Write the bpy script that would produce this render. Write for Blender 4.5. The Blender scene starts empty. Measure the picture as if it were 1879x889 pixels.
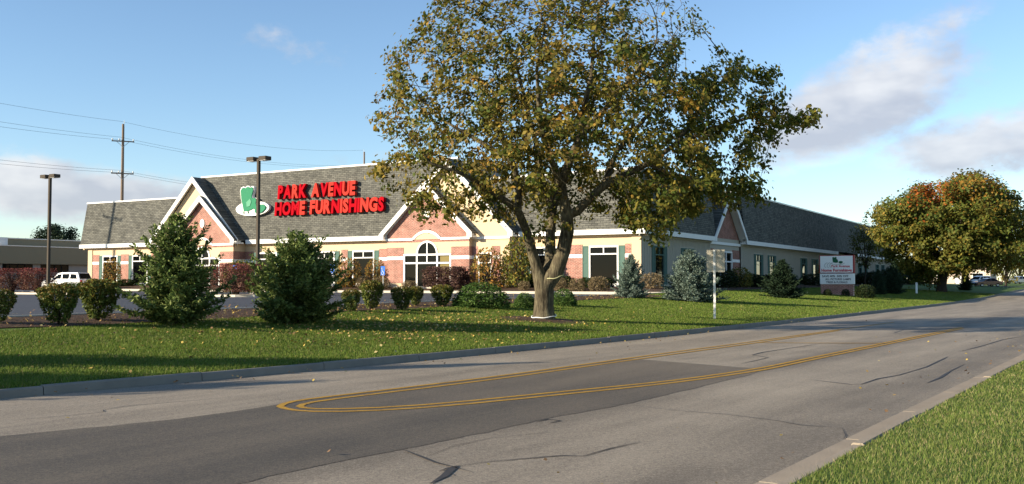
import bpy, bmesh, math, random
import numpy as np
from mathutils import Vector, Matrix, Euler
R = math.radians
scene = bpy.context.scene
C = scene.collection
# ------------------------------------------------------------------ camera, world, sun, exposure
CZ = 1.9; PITCH = R(2.32); FPX = 1802.0; IW, IH = 1879.0, 889.0
cam = bpy.data.cameras.new('camera'); cam.sensor_width = 36.0; cam.lens = FPX/IW*36.0
cam.clip_start = 0.1; cam.clip_end = 6000
cam_o = bpy.data.objects.new('camera', cam); C.objects.link(cam_o)
cam_o.location = (0, 0, CZ); cam_o.rotation_euler = (R(90)+PITCH, 0, 0)
scene.camera = cam_o

SUN_EL = R(17.5)
SUN_TO = Vector((0.925, 0.38, 0)).normalized()          # horizontal direction in which the light travels
sun_az = math.atan2(-SUN_TO.x, -SUN_TO.y)                # compass direction of the sun, from +Y towards +X
sun = bpy.data.lights.new('sun', 'SUN'); sun.energy = 5.0; sun.angle = R(0.53); sun.color = (1.0, 0.87, 0.68)
sun_o = bpy.data.objects.new('sun', sun); C.objects.link(sun_o)
sd = Vector((SUN_TO.x*math.cos(SUN_EL), SUN_TO.y*math.cos(SUN_EL), -math.sin(SUN_EL)))
sun_o.rotation_euler = sd.to_track_quat('-Z', 'Y').to_euler()

world = bpy.data.worlds.new('World'); scene.world = world; world.use_nodes = True
def build_world():
    nt = world.node_tree; N = nt.nodes; Lk = nt.links; N.clear()
    out = N.new('ShaderNodeOutputWorld')
    sky = N.new('ShaderNodeTexSky'); sky.sky_type = 'NISHITA'; sky.sun_disc = False
    sky.sun_elevation = SUN_EL; sky.sun_rotation = sun_az
    sky.air_density = .95; sky.dust_density = 0.1; sky.ozone_density = 2.8; sky.altitude = 0
    bg = N.new('ShaderNodeBackground'); bg.inputs['Strength'].default_value = 0.10
    Lk.new(sky.outputs[0], bg.inputs['Color'])
    tc = N.new('ShaderNodeTexCoord'); sep = N.new('ShaderNodeSeparateXYZ'); Lk.new(tc.outputs['Generated'], sep.inputs[0])
    def m(op, a, b=None, c=None, clamp=False):
        n = N.new('ShaderNodeMath'); n.operation = op; n.use_clamp = clamp
        for i, v in enumerate((a, b, c)):
            if v is None: continue
            if isinstance(v, (int, float)): n.inputs[i].default_value = v
            else: Lk.new(v, n.inputs[i])
        return n.outputs[0]
    az = m('ARCTAN2', sep.outputs[0], sep.outputs[1]); el = m('ARCSINE', sep.outputs[2])
    def noise(sc, sx, sy, detail=6, rough=.55, off=0):
        cmb = N.new('ShaderNodeCombineXYZ')
        Lk.new(m('MULTIPLY', az, sx), cmb.inputs[0]); Lk.new(m('MULTIPLY', el, sy), cmb.inputs[1]); cmb.inputs[2].default_value = off
        n = N.new('ShaderNodeTexNoise'); n.inputs['Scale'].default_value = sc; n.inputs['Detail'].default_value = detail
        n.inputs['Roughness'].default_value = rough; Lk.new(cmb.outputs[0], n.inputs['Vector']); return n.outputs['Fac']
    n1 = noise(8, 1, 1.7, 6, .62, 1.3); n2 = noise(30, 1, 1.4, 5, .65, 4.1)
    nn = m('ADD', m('MULTIPLY', n1, .66), m('MULTIPLY', n2, .34))
    # soft cumulus: azimuth, elevation, half sizes (degrees), tilt, weight
    spots = [(20.4, 10.4, 5.6, 2.8, .38, 1.3), (23.0, 12.4, 3.4, 1.6, .5, .95), (18.2, 9.3, 3.6, 1.7, 0, 1.0), (26.3, 7.2, 5.2, 1.7, .1, 1.35), (17.0, 8.6, 3.0, 1.5, .1, 1.1),
             (-25.5, 4.9, 9.0, 1.5, -.05, 1.3), (-33, 6.5, 6.0, 2.0, 0, .9), (-13.6, 13.6, 4.0, 1.1, -.2, .42), (-9.0, 6.8, 5.5, .8, .05, .42),
             (40, 11, 6, 2.4, .2, .9), (-58, 12, 8, 3, .1, .8), (75, 9, 9, 2.4, 0, .8), (130, 16, 10, 4, .2, .8), (-120, 14, 10, 3, 0, .8)]
    tot = None; shade = None
    for a0, e0, wa, we, tilt, wt in spots:
        da = m('SUBTRACT', az, R(a0)); de = m('SUBTRACT', el, R(e0))
        de2 = m('SUBTRACT', de, m('MULTIPLY', da, tilt))
        q = m('ADD', m('POWER', m('ABSOLUTE', m('DIVIDE', da, R(wa))), 2.0), m('POWER', m('ABSOLUTE', m('DIVIDE', de2, R(we))), 2.0))
        bl = m('MULTIPLY', m('SUBTRACT', 1.25, m('MULTIPLY', q, .62), clamp=False), wt)
        tot = bl if tot is None else m('MAXIMUM', tot, bl)
    dens = m('ADD', m('MAXIMUM', tot, -.5), m('MULTIPLY', m('SUBTRACT', nn, .5), 3.4))
    mask = N.new('ShaderNodeMapRange'); mask.interpolation_type = 'SMOOTHSTEP'
    mask.inputs['From Min'].default_value = .38; mask.inputs['From Max'].default_value = 1.40; mask.inputs['To Max'].default_value = .86
    Lk.new(dens, mask.inputs['Value'])
    # fine veil haze towards the horizon
    cr = N.new('ShaderNodeValToRGB'); cr.color_ramp.elements[0].position = .38; cr.color_ramp.elements[0].color = (.54, .56, .64, 1)
    cr.color_ramp.elements[1].position = .62; cr.color_ramp.elements[1].color = (.92, .91, .91, 1)
    Lk.new(noise(9, 1, 2.2, 4, .5, 9.7), cr.inputs[0])
    bg2 = N.new('ShaderNodeBackground'); bg2.inputs['Strength'].default_value = .50; Lk.new(cr.outputs[0], bg2.inputs['Color'])
    mx = N.new('ShaderNodeMixShader'); Lk.new(mask.outputs[0], mx.inputs[0]); Lk.new(bg.outputs[0], mx.inputs[1]); Lk.new(bg2.outputs[0], mx.inputs[2])
    Lk.new(mx.outputs[0], out.inputs['Surface'])
build_world()
world.cycles.sampling_method = 'MANUAL'; world.cycles.sample_map_resolution = 256
scene.view_settings.view_transform = 'Standard'; scene.view_settings.look = 'None'
scene.view_settings.exposure = 1.05; scene.view_settings.gamma = 1.0; scene.view_settings.use_curve_mapping = False
scene.render.engine = 'CYCLES'
scene.cycles.max_bounces = 6; scene.cycles.transparent_max_bounces = 6

# ------------------------------------------------------------------ pixel <-> place helpers
def ray(x, y):
    cx = (x-IW/2)/FPX; cy = -(y-IH/2)/FPX
    return np.array([cx, math.cos(PITCH)-cy*math.sin(PITCH), math.sin(PITCH)+cy*math.cos(PITCH)])
def at(x, y, z):
    d = ray(x, y); t = (z-CZ)/d[2]; return np.array([0, 0, CZ])+d*t
def at_depth(x, y, D):
    d = ray(x, y); t = D/d[1]; return np.array([0, 0, CZ])+d*t
UX, UY = .5045, .8634
def uv(x, y): return UX*x+UY*y, -UY*x+UX*y
def xy(u, v): return UX*u-UY*v, UY*u+UX*v
KP = [(-90, 23), (-30, 18.6), (0, 16.4), (9.9, 15.3), (14.4, 14.5), (21.6, 13.7), (33, 12.65), (44, 11.95), (59, 11.2), (81, 10.3), (115, 9.3), (160, 8.3), (330, 5)]
NP = [(-90, 8), (-30, 5.2), (0, 3.3), (9.2, 2.74), (14.9, 2.41), (20.3, 2.06), (29.4, 1.47), (44, .75), (59, .05), (81, -.85), (115, -1.9), (160, -2.9), (330, -6)]
def _smooth(P):
    xs = np.arange(-90, 331, 1.0); ys = np.interp(xs, [p[0] for p in P], [p[1] for p in P])
    k = np.ones(7)/7; yp = np.pad(ys, 3, mode='edge'); return xs, np.convolve(yp, k, 'valid')
_kx, _ky = _smooth(KP); _nx, _ny = _smooth(NP)
def vk(u): return np.interp(u, _kx, _ky)
def vn(u): return np.interp(u, _nx, _ny)
def sstep(a, b, x):
    t = np.clip((np.asarray(x, float)-a)/(b-a), 0, 1); return t*t*(3-2*t)
def rise(u): return .75*sstep(85, 190, u)
def lotz(u): return .78+.004*np.asarray(u, float)
def hz(u, v):
    u = np.asarray(u, float); v = np.asarray(v, float); u, v = np.broadcast_arrays(u, v)
    r = rise(u); k = vk(u); n = vn(u)
    zl = r*np.clip(1-(v-k)/18, 0, 1)+.14+.0745*np.clip(v-k-.15, 0, None)
    zb0 = .14+.0745*(22.5-k-.15); bed = zb0+(lotz(u)+.09-zb0)*np.clip((v-22.5)/2.4, 0, 1)
    a = np.where(v > 25.0, lotz(u), np.where(v > 22.5, bed, zl))
    pad = lotz(64.5)+.13+(1.5-lotz(64.5)-.13)*np.clip((u-64.65)/4, 0, 1)
    b = np.minimum(zl, pad); b = np.where(v > 95.5, lotz(u), b)
    left = np.where(u < 64.5, a, b)
    right = r+.12+.045*np.clip(n-.45-v, 0, 4)
    return np.where(v > k, left, np.where(v < n-.3, right, r))
def ground_z(x, y):
    u, v = uv(x, y); return float(hz(u, v))
def ground_at(px, py):
    d = ray(px, py); t = 6.0
    while t < 600:
        P = d*t; z = CZ+P[2]
        if z <= ground_z(P[0], P[1]): return np.array([P[0], P[1], ground_z(P[0], P[1])])
        t += .05 if t < 60 else .15
    return d*300
def ppm(P): return FPX/P[1]                    # pixels of the photograph per metre at that depth

# ------------------------------------------------------------------ mesh helpers
def link(o, parent=None):
    C.objects.link(o)
    if parent is not None: o.parent = parent
    return o
def tag(o, label=None, cat=None, group=None, kind=None):
    if label: o['label'] = label
    if cat: o['category'] = cat
    if group: o['group'] = group
    if kind: o['kind'] = kind
    return o
def empty(name, loc=(0, 0, 0), rz=0, parent=None):
    o = bpy.data.objects.new(name, None); o.location = loc; o.rotation_euler = (0, 0, rz); o.empty_display_size = .2
    return link(o, parent)
def npmesh(name, V, F, col=None, uvs=None, smooth=False):
    """V (n,3); F (m,k) all the same k; col (n,3) per vertex; uvs (n,2) per vertex"""
    V = np.asarray(V, np.float32); F = np.asarray(F, np.int32); k = F.shape[1]
    me = bpy.data.meshes.new(name); me.vertices.add(len(V)); me.vertices.foreach_set('co', V.ravel())
    me.loops.add(F.size); me.loops.foreach_set('vertex_index', F.ravel())
    me.polygons.add(len(F)); me.polygons.foreach_set('loop_start', np.arange(0, F.size, k, dtype=np.int32))
    me.polygons.foreach_set('loop_total', np.full(len(F), k, np.int32))
    if smooth: me.polygons.foreach_set('use_smooth', np.ones(len(F), bool))
    if col is not None:
        ca = me.color_attributes.new('col', 'FLOAT_COLOR', 'POINT'); c4 = np.ones((len(V), 4), np.float32); c4[:, :3] = col
        ca.data.foreach_set('color', c4.ravel())
    if uvs is not None:
        ul = me.uv_layers.new(name='uv'); ul.data.foreach_set('uv', np.asarray(uvs, np.float32)[F.ravel()].ravel())
    me.update(calc_edges=True); me.validate(); return me
class MB:
    def __init__(s): s.v = []; s.f = []; s.sm = []
    def add(s, vs, fs, sm=False):
        b = len(s.v); s.v += [tuple(map(float, p)) for p in vs]; s.f += [tuple(i+b for i in f) for f in fs]; s.sm += [sm]*len(fs); return s
    def box(s, x0, x1, y0, y1, z0, z1):
        if x0 > x1: x0, x1 = x1, x0
        if y0 > y1: y0, y1 = y1, y0
        if z0 > z1: z0, z1 = z1, z0
        return s.add([(x0, y0, z0), (x1, y0, z0), (x1, y1, z0), (x0, y1, z0), (x0, y0, z1), (x1, y0, z1), (x1, y1, z1), (x0, y1, z1)],
                     [(0, 3, 2, 1), (4, 5, 6, 7), (0, 1, 5, 4), (1, 2, 6, 5), (2, 3, 7, 6), (3, 0, 4, 7)])
    def prism(s, poly, d0, d1, axis='y'):
        """poly: list of 2-D points; extruded from d0 to d1 along axis ('y': points are x,z; 'x': points are y,z; 'z': x,y)"""
        def P(p, d): return (p[0], d, p[1]) if axis == 'y' else ((d, p[0], p[1]) if axis == 'x' else (p[0], p[1], d))
        n = len(poly); vs = [P(p, d0) for p in poly]+[P(p, d1) for p in poly]
        fs = [tuple(range(n)), tuple(range(2*n-1, n-1, -1))]+[(i, i+n, (i+1) % n+n, (i+1) % n) for i in range(n)]
        return s.add(vs, fs)
    def tube(s, pts, radii, n=8, cap=True, sm=True):
        pts = [Vector(p) for p in pts]; m = len(pts)
        if isinstance(radii, (int, float)): radii = [radii]*m
        rings = []; up = Vector((.12, .99, .05))
        for i in range(m):
            t = (pts[min(i+1, m-1)]-pts[max(i-1, 0)]).normalized()
            a = t.cross(up)
            if a.length < 1e-3: a = t.cross(Vector((1, 0, 0)))
            a.normalize(); b = t.cross(a)
            rings.append([pts[i]+(a*math.cos(2*math.pi*j/n)+b*math.sin(2*math.pi*j/n))*radii[i] for j in range(n)])
        vs = [p for r in rings for p in r]; fs = []
        for i in range(m-1):
            for j in range(n): fs.append((i*n+j, i*n+(j+1) % n, (i+1)*n+(j+1) % n, (i+1)*n+j))
        s.add(vs, fs, sm)
        if cap: s.add(rings[0], [tuple(range(n-1, -1, -1))]); s.add(rings[-1], [tuple(range(n))])
        return s
    def build(s, name, mat, parent=None, bevel=0, recalc=True):
        me = bpy.data.meshes.new(name); me.from_pydata(s.v, [], s.f)
        for p, q in zip(me.polygons, s.sm): p.use_smooth = q
        if recalc or bevel:
            bm = bmesh.new(); bm.from_mesh(me)
            if bevel:
                bmesh.ops.remove_doubles(bm, verts=bm.verts, dist=1e-5)
            bmesh.ops.recalc_face_normals(bm, faces=bm.faces)
            if bevel:
                es = [e for e in bm.edges if len(e.link_faces) == 2 and e.calc_face_angle(0) > .5]
                bmesh.ops.bevel(bm, geom=es, offset=bevel, segments=1, affect='EDGES', clamp_overlap=True)
            bm.to_mesh(me); bm.free()
        o = bpy.data.objects.new(name, me)
        if mat is not None: me.materials.append(mat)
        return link(o, parent)
def obj(name, me, mat=None, parent=None):
    if mat is not None and len(me.materials) == 0: me.materials.append(mat)
    return link(bpy.data.objects.new(name, me), parent)
def copy_tree(o, parent=None):
    c = o.copy(); C.objects.link(c); c.parent = parent
    for ch in o.children: copy_tree(ch, c)
    return c

# ------------------------------------------------------------------ materials
MATS = {}
def newmat(name):
    m = bpy.data.materials.new(name); m.use_nodes = True; nt = m.node_tree; b = nt.nodes['Principled BSDF']; MATS[name] = m
    return m, nt, b
def plain(name, col, rough=.7, metal=0, spec=.08, var=.12, scale=3.0, bump=0, bscale=40, coat=0):
    """base colour with soft procedural variation (dirt, fading) and optional fine relief"""
    m, nt, b = newmat(name); N = nt.nodes; L = nt.links
    b.inputs['Roughness'].default_value = rough; b.inputs['Metallic'].default_value = metal; b.inputs['Specular IOR Level'].default_value = spec
    if coat: b.inputs['Coat Weight'].default_value = coat; b.inputs['Coat Roughness'].default_value = .05
    tc = N.new('ShaderNodeTexCoord'); n = N.new('ShaderNodeTexNoise'); n.inputs['Scale'].default_value = scale; n.inputs['Detail'].default_value = 6
    L.new(tc.outputs['Object'], n.inputs['Vector'])
    mx = N.new('ShaderNodeMix'); mx.data_type = 'RGBA'
    mx.inputs[6].default_value = tuple(c*(1-var) for c in col)+(1,); mx.inputs[7].default_value = tuple(min(1, c*(1+var)) for c in col)+(1,)
    L.new(n.outputs['Fac'], mx.inputs[0]); L.new(mx.outputs[2], b.inputs['Base Color'])
    if bump:
        n2 = N.new('ShaderNodeTexNoise'); n2.inputs['Scale'].default_value = bscale; n2.inputs['Detail'].default_value = 4
        L.new(tc.outputs['Object'], n2.inputs['Vector']); bp = N.new('ShaderNodeBump'); bp.inputs['Strength'].default_value = bump; bp.inputs['Distance'].default_value = .02
        L.new(n2.outputs['Fac'], bp.inputs['Height']); L.new(bp.outputs[0], b.inputs['Normal'])
    return m
def brickmat(name, c1, c2, mortar, bw, bh, ms, swap=None, rough=.85, bump=.4):
    """brick/shingle pattern; swap='side' for faces that look along local x"""
    m, nt, b = newmat(name); N = nt.nodes; L = nt.links
    tc = N.new('ShaderNodeTexCoord'); sp = N.new('ShaderNodeSeparateXYZ'); cb = N.new('ShaderNodeCombineXYZ'); L.new(tc.outputs['Object'], sp.inputs[0])
    L.new(sp.outputs[1 if swap == 'side' else 0], cb.inputs[0]); L.new(sp.outputs[2], cb.inputs[1])
    br = N.new('ShaderNodeTexBrick'); br.inputs['Scale'].default_value = 1; br.inputs['Brick Width'].default_value = bw; br.inputs['Row Height'].default_value = bh
    br.inputs['Mortar Size'].default_value = ms; br.inputs['Color1'].default_value = c1+(1,); br.inputs['Color2'].default_value = c2+(1,); br.inputs['Mortar'].default_value = mortar+(1,)
    L.new(cb.outputs[0], br.inputs['Vector'])
    n = N.new('ShaderNodeTexNoise'); n.inputs['Scale'].default_value = 1.3; n.inputs['Detail'].default_value = 8; L.new(tc.outputs['Object'], n.inputs['Vector'])
    n3 = N.new('ShaderNodeTexNoise'); n3.inputs['Scale'].default_value = 9; n3.inputs['Detail'].default_value = 4; L.new(cb.outputs[0], n3.inputs['Vector'])
    ad = N.new('ShaderNodeMath'); ad.operation = 'ADD'; L.new(n.outputs['Fac'], ad.inputs[0]); L.new(n3.outputs['Fac'], ad.inputs[1])
    mr = N.new('ShaderNodeMapRange'); mr.inputs['From Min'].default_value = .7; mr.inputs['From Max'].default_value = 1.3; mr.inputs['To Min'].default_value = .68; mr.inputs['To Max'].default_value = 1.3; L.new(ad.outputs[0], mr.inputs['Value'])
    vm = N.new('ShaderNodeVectorMath'); vm.operation = 'SCALE'; L.new(br.outputs['Color'], vm.inputs[0]); L.new(mr.outputs[0], vm.inputs['Scale'])
    L.new(vm.outputs[0], b.inputs['Base Color']); b.inputs['Roughness'].default_value = rough; b.inputs['Specular IOR Level'].default_value = .08
    bp = N.new('ShaderNodeBump'); bp.inputs['Strength'].default_value = bump; bp.inputs['Distance'].default_value = .02; bp.invert = True
    L.new(br.outputs['Fac'], bp.inputs['Height']); L.new(bp.outputs[0], b.inputs['Normal'])
    return m
def leafmat(name, transl=.35, rough=.55, spec=.35, gain=1.0):
    m, nt, b = newmat(name); N = nt.nodes; L = nt.links
    at_ = N.new('ShaderNodeAttribute'); at_.attribute_name = 'col'
    hsv = N.new('ShaderNodeHueSaturation'); hsv.inputs['Value'].default_value = gain; L.new(at_.outputs['Color'], hsv.inputs['Color'])
    L.new(hsv.outputs[0], b.inputs['Base Color']); b.inputs['Roughness'].default_value = rough; b.inputs['Specular IOR Level'].default_value = spec
    if transl:
        tr = N.new('ShaderNodeBsdfTranslucent'); L.new(hsv.outputs[0], tr.inputs['Color'])
        mx = N.new('ShaderNodeMixShader'); mx.inputs[0].default_value = transl
        L.new(b.outputs[0], mx.inputs[1]); L.new(tr.outputs[0], mx.inputs[2]); L.new(mx.outputs[0], N['Material Output'].inputs['Surface'])
    return m
def groundmat(name, cols, scale, rough=.95, bump=.5, bscale=30, fine=60):
    m, nt, b = newmat(name); N = nt.nodes; L = nt.links
    tc = N.new('ShaderNodeTexCoord')
    def nz(s, d, r=.6):
        n = N.new('ShaderNodeTexNoise'); n.inputs['Scale'].default_value = s; n.inputs['Detail'].default_value = d; n.inputs['Roughness'].default_value = r
        L.new(tc.outputs['Object'], n.inputs['Vector']); return n.outputs['Fac']
    a = nz(scale, 8, .65); f = nz(fine, 3, .7)
    ad = N.new('ShaderNodeMath'); ad.operation = 'ADD'; L.new(a, ad.inputs[0]); L.new(f, ad.inputs[1])
    ml = N.new('ShaderNodeMath'); ml.operation = 'MULTIPLY'; ml.inputs[1].default_value = .5; L.new(ad.outputs[0], ml.inputs[0])
    cr = N.new('ShaderNodeValToRGB'); el = cr.color_ramp.elements; el[0].position = .36; el[1].position = .64
    el[0].color = cols[0]+(1,); el[1].color = cols[-1]+(1,)
    for i, c in enumerate(cols[1:-1]): e = el.new(.36+.28*(i+1)/(len(cols)-1)); e.color = c+(1,)
    L.new(ml.outputs[0], cr.inputs[0]); L.new(cr.outputs[0], b.inputs['Base Color'])
    b.inputs['Roughness'].default_value = rough; b.inputs['Specular IOR Level'].default_value = .2
    bp = N.new('ShaderNodeBump'); bp.inputs['Strength'].default_value = bump; bp.inputs['Distance'].default_value = .04
    L.new(nz(bscale, 5), bp.inputs['Height']); L.new(bp.outputs[0], b.inputs['Normal'])
    return m
def roadmat(name, base, dark, lanes=(), stain=.3, speck=.25, fade=None):
    """asphalt; uv = (metres along, metres across from the near gutter); lanes = centres of darker wheel tracks / drip stains"""
    m, nt, b = newmat(name); N = nt.nodes; L = nt.links
    uvn = N.new('ShaderNodeUVMap'); sp = N.new('ShaderNodeSeparateXYZ'); L.new(uvn.outputs[0], sp.inputs[0])
    tc = N.new('ShaderNodeTexCoord')
    def math_(op, a, b2=None):
        n = N.new('ShaderNodeMath'); n.operation = op
        for i, v in enumerate((a, b2)):
            if v is None: continue
            if isinstance(v, (int, float)): n.inputs[i].default_value = v
            else: L.new(v, n.inputs[i])
        return n.outputs[0]
    def nz(s, d, r=.6, stretch=False):
        n = N.new('ShaderNodeTexNoise'); n.inputs['Scale'].default_value = s; n.inputs['Detail'].default_value = d; n.inputs['Roughness'].default_value = r
        if stretch:
            mp = N.new('ShaderNodeMapping'); mp.inputs['Scale'].default_value = (.12, 1, 1); L.new(uvn.outputs[0], mp.inputs[0]); L.new(mp.outputs[0], n.inputs['Vector'])
        else: L.new(tc.outputs['Object'], n.inputs['Vector'])
        return n.outputs['Fac']
    big = nz(.35, 6); streak = nz(1.1, 5, .6, True); fine = nz(95, 2, .8); mid = nz(6, 6, .7)
    acc = math_('MULTIPLY', math_('SUBTRACT', big, .5 if not fade else .22), .55)
    acc = math_('ADD', acc, math_('MULTIPLY', math_('SUBTRACT', streak, .5), .9))
    acc = math_('ADD', acc, math_('MULTIPLY', math_('SUBTRACT', mid, .5), .35)); acc = math_('ADD', acc, math_('MULTIPLY', math_('SUBTRACT', nz(17, 3, .8), .5), 1.2)); acc = math_('ADD', acc, math_('MULTIPLY', math_('SUBTRACT', nz(48, 2, .8), .5), 1.6))
    acc = math_('ADD', acc, math_('MULTIPLY', math_('SUBTRACT', fine, .5), speck*2.2))
    for c, w, s in lanes:
        d = math_('DIVIDE', math_('SUBTRACT', sp.outputs[1], c), w)
        g = math_('MULTIPLY', math_('POWER', 2.718, math_('MULTIPLY', math_('MULTIPLY', d, d), -1)), s)
        acc = math_('ADD', acc, g)
    if fade: acc = math_('ADD', acc, math_('MULTIPLY', math_('MAXIMUM', math_('SUBTRACT', sp.outputs[0], fade[0]), 0), fade[1]))
    mr = N.new('ShaderNodeMapRange'); mr.inputs['From Min'].default_value = -.45; mr.inputs['From Max'].default_value = .45; L.new(acc, mr.inputs['Value'])
    mx = N.new('ShaderNodeMix'); mx.data_type = 'RGBA'; mx.inputs[6].default_value = base+(1,); mx.inputs[7].default_value = dark+(1,)
    L.new(mr.outputs[0], mx.inputs[0]); L.new(mx.outputs[2], b.inputs['Base Color'])
    b.inputs['Roughness'].default_value = .82; b.inputs['Specular IOR Level'].default_value = .35
    bp = N.new('ShaderNodeBump'); bp.inputs['Strength'].default_value = .55; bp.inputs['Distance'].default_value = .012
    L.new(math_('ADD', fine, mid), bp.inputs['Height']); L.new(bp.outputs[0], b.inputs['Normal'])
    return m
def glassmat(name, tint=(.004, .005, .005), rough=.03):
    m, nt, b = newmat(name); b.inputs['Base Color'].default_value = tint+(1,); b.inputs['Roughness'].default_value = rough
    b.inputs['Specular IOR Level'].default_value = .10
    N = nt.nodes; L = nt.links; tc = N.new('ShaderNodeTexCoord'); n = N.new('ShaderNodeTexNoise'); n.inputs['Scale'].default_value = .9
    L.new(tc.outputs['Object'], n.inputs['Vector']); bp = N.new('ShaderNodeBump'); bp.inputs['Strength'].default_value = .04; bp.inputs['Distance'].default_value = .05
    L.new(n.outputs['Fac'], bp.inputs['Height']); L.new(bp.outputs[0], b.inputs['Normal'])
    return m
M = {}
M['cream'] = plain('cream_stucco', (.60, .46, .30), .9, var=.07, scale=1.1, bump=.15, bscale=60)
M['siding'] = plain('painted_siding', (.40, .365, .295), .7, var=.06, scale=.8)
M['white'] = plain('white_trim', (.78, .77, .73), .7, var=.05, scale=2)
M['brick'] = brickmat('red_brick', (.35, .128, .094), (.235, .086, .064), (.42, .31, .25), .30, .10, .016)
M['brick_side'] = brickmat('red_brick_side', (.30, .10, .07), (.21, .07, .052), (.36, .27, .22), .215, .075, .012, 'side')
M['shingle'] = brickmat('roof_shingle', (.155, .152, .128), (.095, .094, .082), (.045, .045, .042), .5, .17, .018)
M['shingle_side'] = brickmat('roof_shingle_side', (.155, .152, .128), (.095, .094, .082), (.045, .045, .042), .5, .17, .018, 'side')
M['flatroof'] = plain('roof_membrane', (.25, .25, .24), .9)
M['shutter'] = plain('green_shutter', (.085, .145, .120), .8, var=.08)
M['glass'] = glassmat('window_glass')
M['glass_side'] = glassmat('window_glass_side', (.006, .007, .007), .03)
M['glass_side'].node_tree.nodes['Principled BSDF'].inputs['Specular IOR Level'].default_value = .45
M['interior'] = plain('warm_blind', (.20, .16, .065), .8)
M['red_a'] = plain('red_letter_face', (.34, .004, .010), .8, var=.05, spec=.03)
M['red_b'] = plain('orange_red_letter_face', (.47, .040, .028), .8, var=.05, spec=.03)  # second, more orange red, assigned to chosen letters of the roof sign
M['sign_green'] = plain('sign_green', (.04, .20, .105), .8, var=.06)
M['sign_green2'] = plain('sign_dark_green', (.02, .10, .05), .45, var=.06)
M['concrete'] = plain('kerb_concrete', (.21, .195, .168), .9, var=.28, scale=2.2, bump=.35, bscale=35)
M['concrete_pale'] = plain('pale_kerb_concrete', (.52, .47, .38), .9, var=.1, scale=2.0, bump=.2)
M['gutter'] = plain('gutter_concrete', (.30, .25, .19), .9, var=.25, scale=1.4, bump=.35, bscale=30)
M['yellow'] = groundmat('yellow_paint', [(.13, .095, .045), (.36, .20, .03), (.42, .24, .032), (.46, .27, .045)], 3.0, rough=.8, bump=.3, bscale=60, fine=35)
M['white_paint'] = plain('white_paint', (.6, .6, .58), .75, var=.2, scale=4)
M['seal'] = plain('crack_sealant', (.055, .054, .055), .6, var=.3, scale=4)
M['metal_dark'] = plain('bronze_pole', (.075, .062, .047), .7, metal=0, var=.1)
M['metal_grey'] = plain('galvanised_metal', (.50, .50, .48), .45, metal=.6, var=.1)
M['alu'] = plain('sign_back_aluminium', (.55, .50, .40), .55, metal=.3, var=.12, scale=5)
M['wood_pole'] = plain('weathered_pole_wood', (.21, .16, .12), .9, var=.3, scale=6)
M['wire'] = plain('power_cable', (.05, .05, .055), .6)
M['blue'] = plain('blue_sign', (.03, .14, .55), .5, var=.05)
M['neigh'] = plain('brown_panel_wall', (.27, .23, .15), .85, var=.06, scale=.7)
M['neigh2'] = plain('grey_block_wall', (.33, .31, .28), .9, var=.08)
M['carwhite'] = plain('white_car_paint', (.78, .78, .76), .25, spec=.5, var=.02, coat=1)
M['carred'] = plain('dark_red_car_paint', (.08, .010, .012), .25, spec=.5, var=.03, coat=1)
M['cargrey'] = plain('silver_car_paint', (.42, .43, .44), .28, spec=.5, metal=.4, var=.02, coat=1)
M['rubber'] = plain('tyre_rubber', (.02, .02, .02), .8)
M['lamp_red'] = plain('tail_lamp_red', (.45, .02, .015), .3)
def barkmat(name, cols):
    m, nt, b = newmat(name); N = nt.nodes; L = nt.links; tc = N.new('ShaderNodeTexCoord'); mp = N.new('ShaderNodeMapping'); mp.inputs['Scale'].default_value = (1, 1, .16); L.new(tc.outputs['Object'], mp.inputs[0])
    n = N.new('ShaderNodeTexNoise'); n.inputs['Scale'].default_value = 15; n.inputs['Detail'].default_value = 6; n.inputs['Roughness'].default_value = .65; L.new(mp.outputs[0], n.inputs['Vector'])
    n2 = N.new('ShaderNodeTexNoise'); n2.inputs['Scale'].default_value = 1.4; n2.inputs['Detail'].default_value = 5; L.new(tc.outputs['Object'], n2.inputs['Vector'])
    ad = N.new('ShaderNodeMath'); ad.operation = 'MULTIPLY_ADD'; ad.inputs[1].default_value = .62; L.new(n.outputs['Fac'], ad.inputs[0]); mu = N.new('ShaderNodeMath'); mu.operation = 'MULTIPLY'; mu.inputs[1].default_value = .38; L.new(n2.outputs['Fac'], mu.inputs[0]); L.new(mu.outputs[0], ad.inputs[2])
    cr = N.new('ShaderNodeValToRGB'); e = cr.color_ramp.elements; e[0].position = .38; e[1].position = .62; e[0].color = cols[0]+(1,); e[1].color = cols[2]+(1,); q = e.new(.5); q.color = cols[1]+(1,)
    L.new(ad.outputs[0], cr.inputs[0]); L.new(cr.outputs[0], b.inputs['Base Color']); b.inputs['Roughness'].default_value = .95; b.inputs['Specular IOR Level'].default_value = .05
    bp = N.new('ShaderNodeBump'); bp.inputs['Strength'].default_value = 1.0; bp.inputs['Distance'].default_value = .06; L.new(n.outputs['Fac'], bp.inputs['Height']); L.new(bp.outputs[0], b.inputs['Normal']); return m
M['bark'] = barkmat('tree_bark', [(.034, .028, .019), (.10, .083, .054), (.19, .165, .10)])
M['bark_old'] = groundmat('tree_bark', [(.060, .048, .034), (.15, .122, .080), (.235, .20, .125)], 2.2, bump=1.0, bscale=9, fine=24)
M['bark_dark'] = groundmat('dark_bark', [(.03, .024, .018), (.06, .048, .036)], 4, bump=.8, bscale=14)
M['leaf'] = leafmat('maple_leaf', .4, .6, .15)
M['leaf_shrub'] = leafmat('shrub_leaf', .25, .55, .15)
M['needle'] = leafmat('needle', .2, .7, .1)
M['grass'] = leafmat('grass_blade', .35, .6, .15)
M['litter'] = leafmat('fallen_leaf', .1, .7, .2)
M['lawn'] = groundmat('lawn_soil', [(.045, .085, .013), (.075, .125, .020), (.105, .155, .030)], .55, bump=.9, bscale=16, fine=22)
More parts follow.
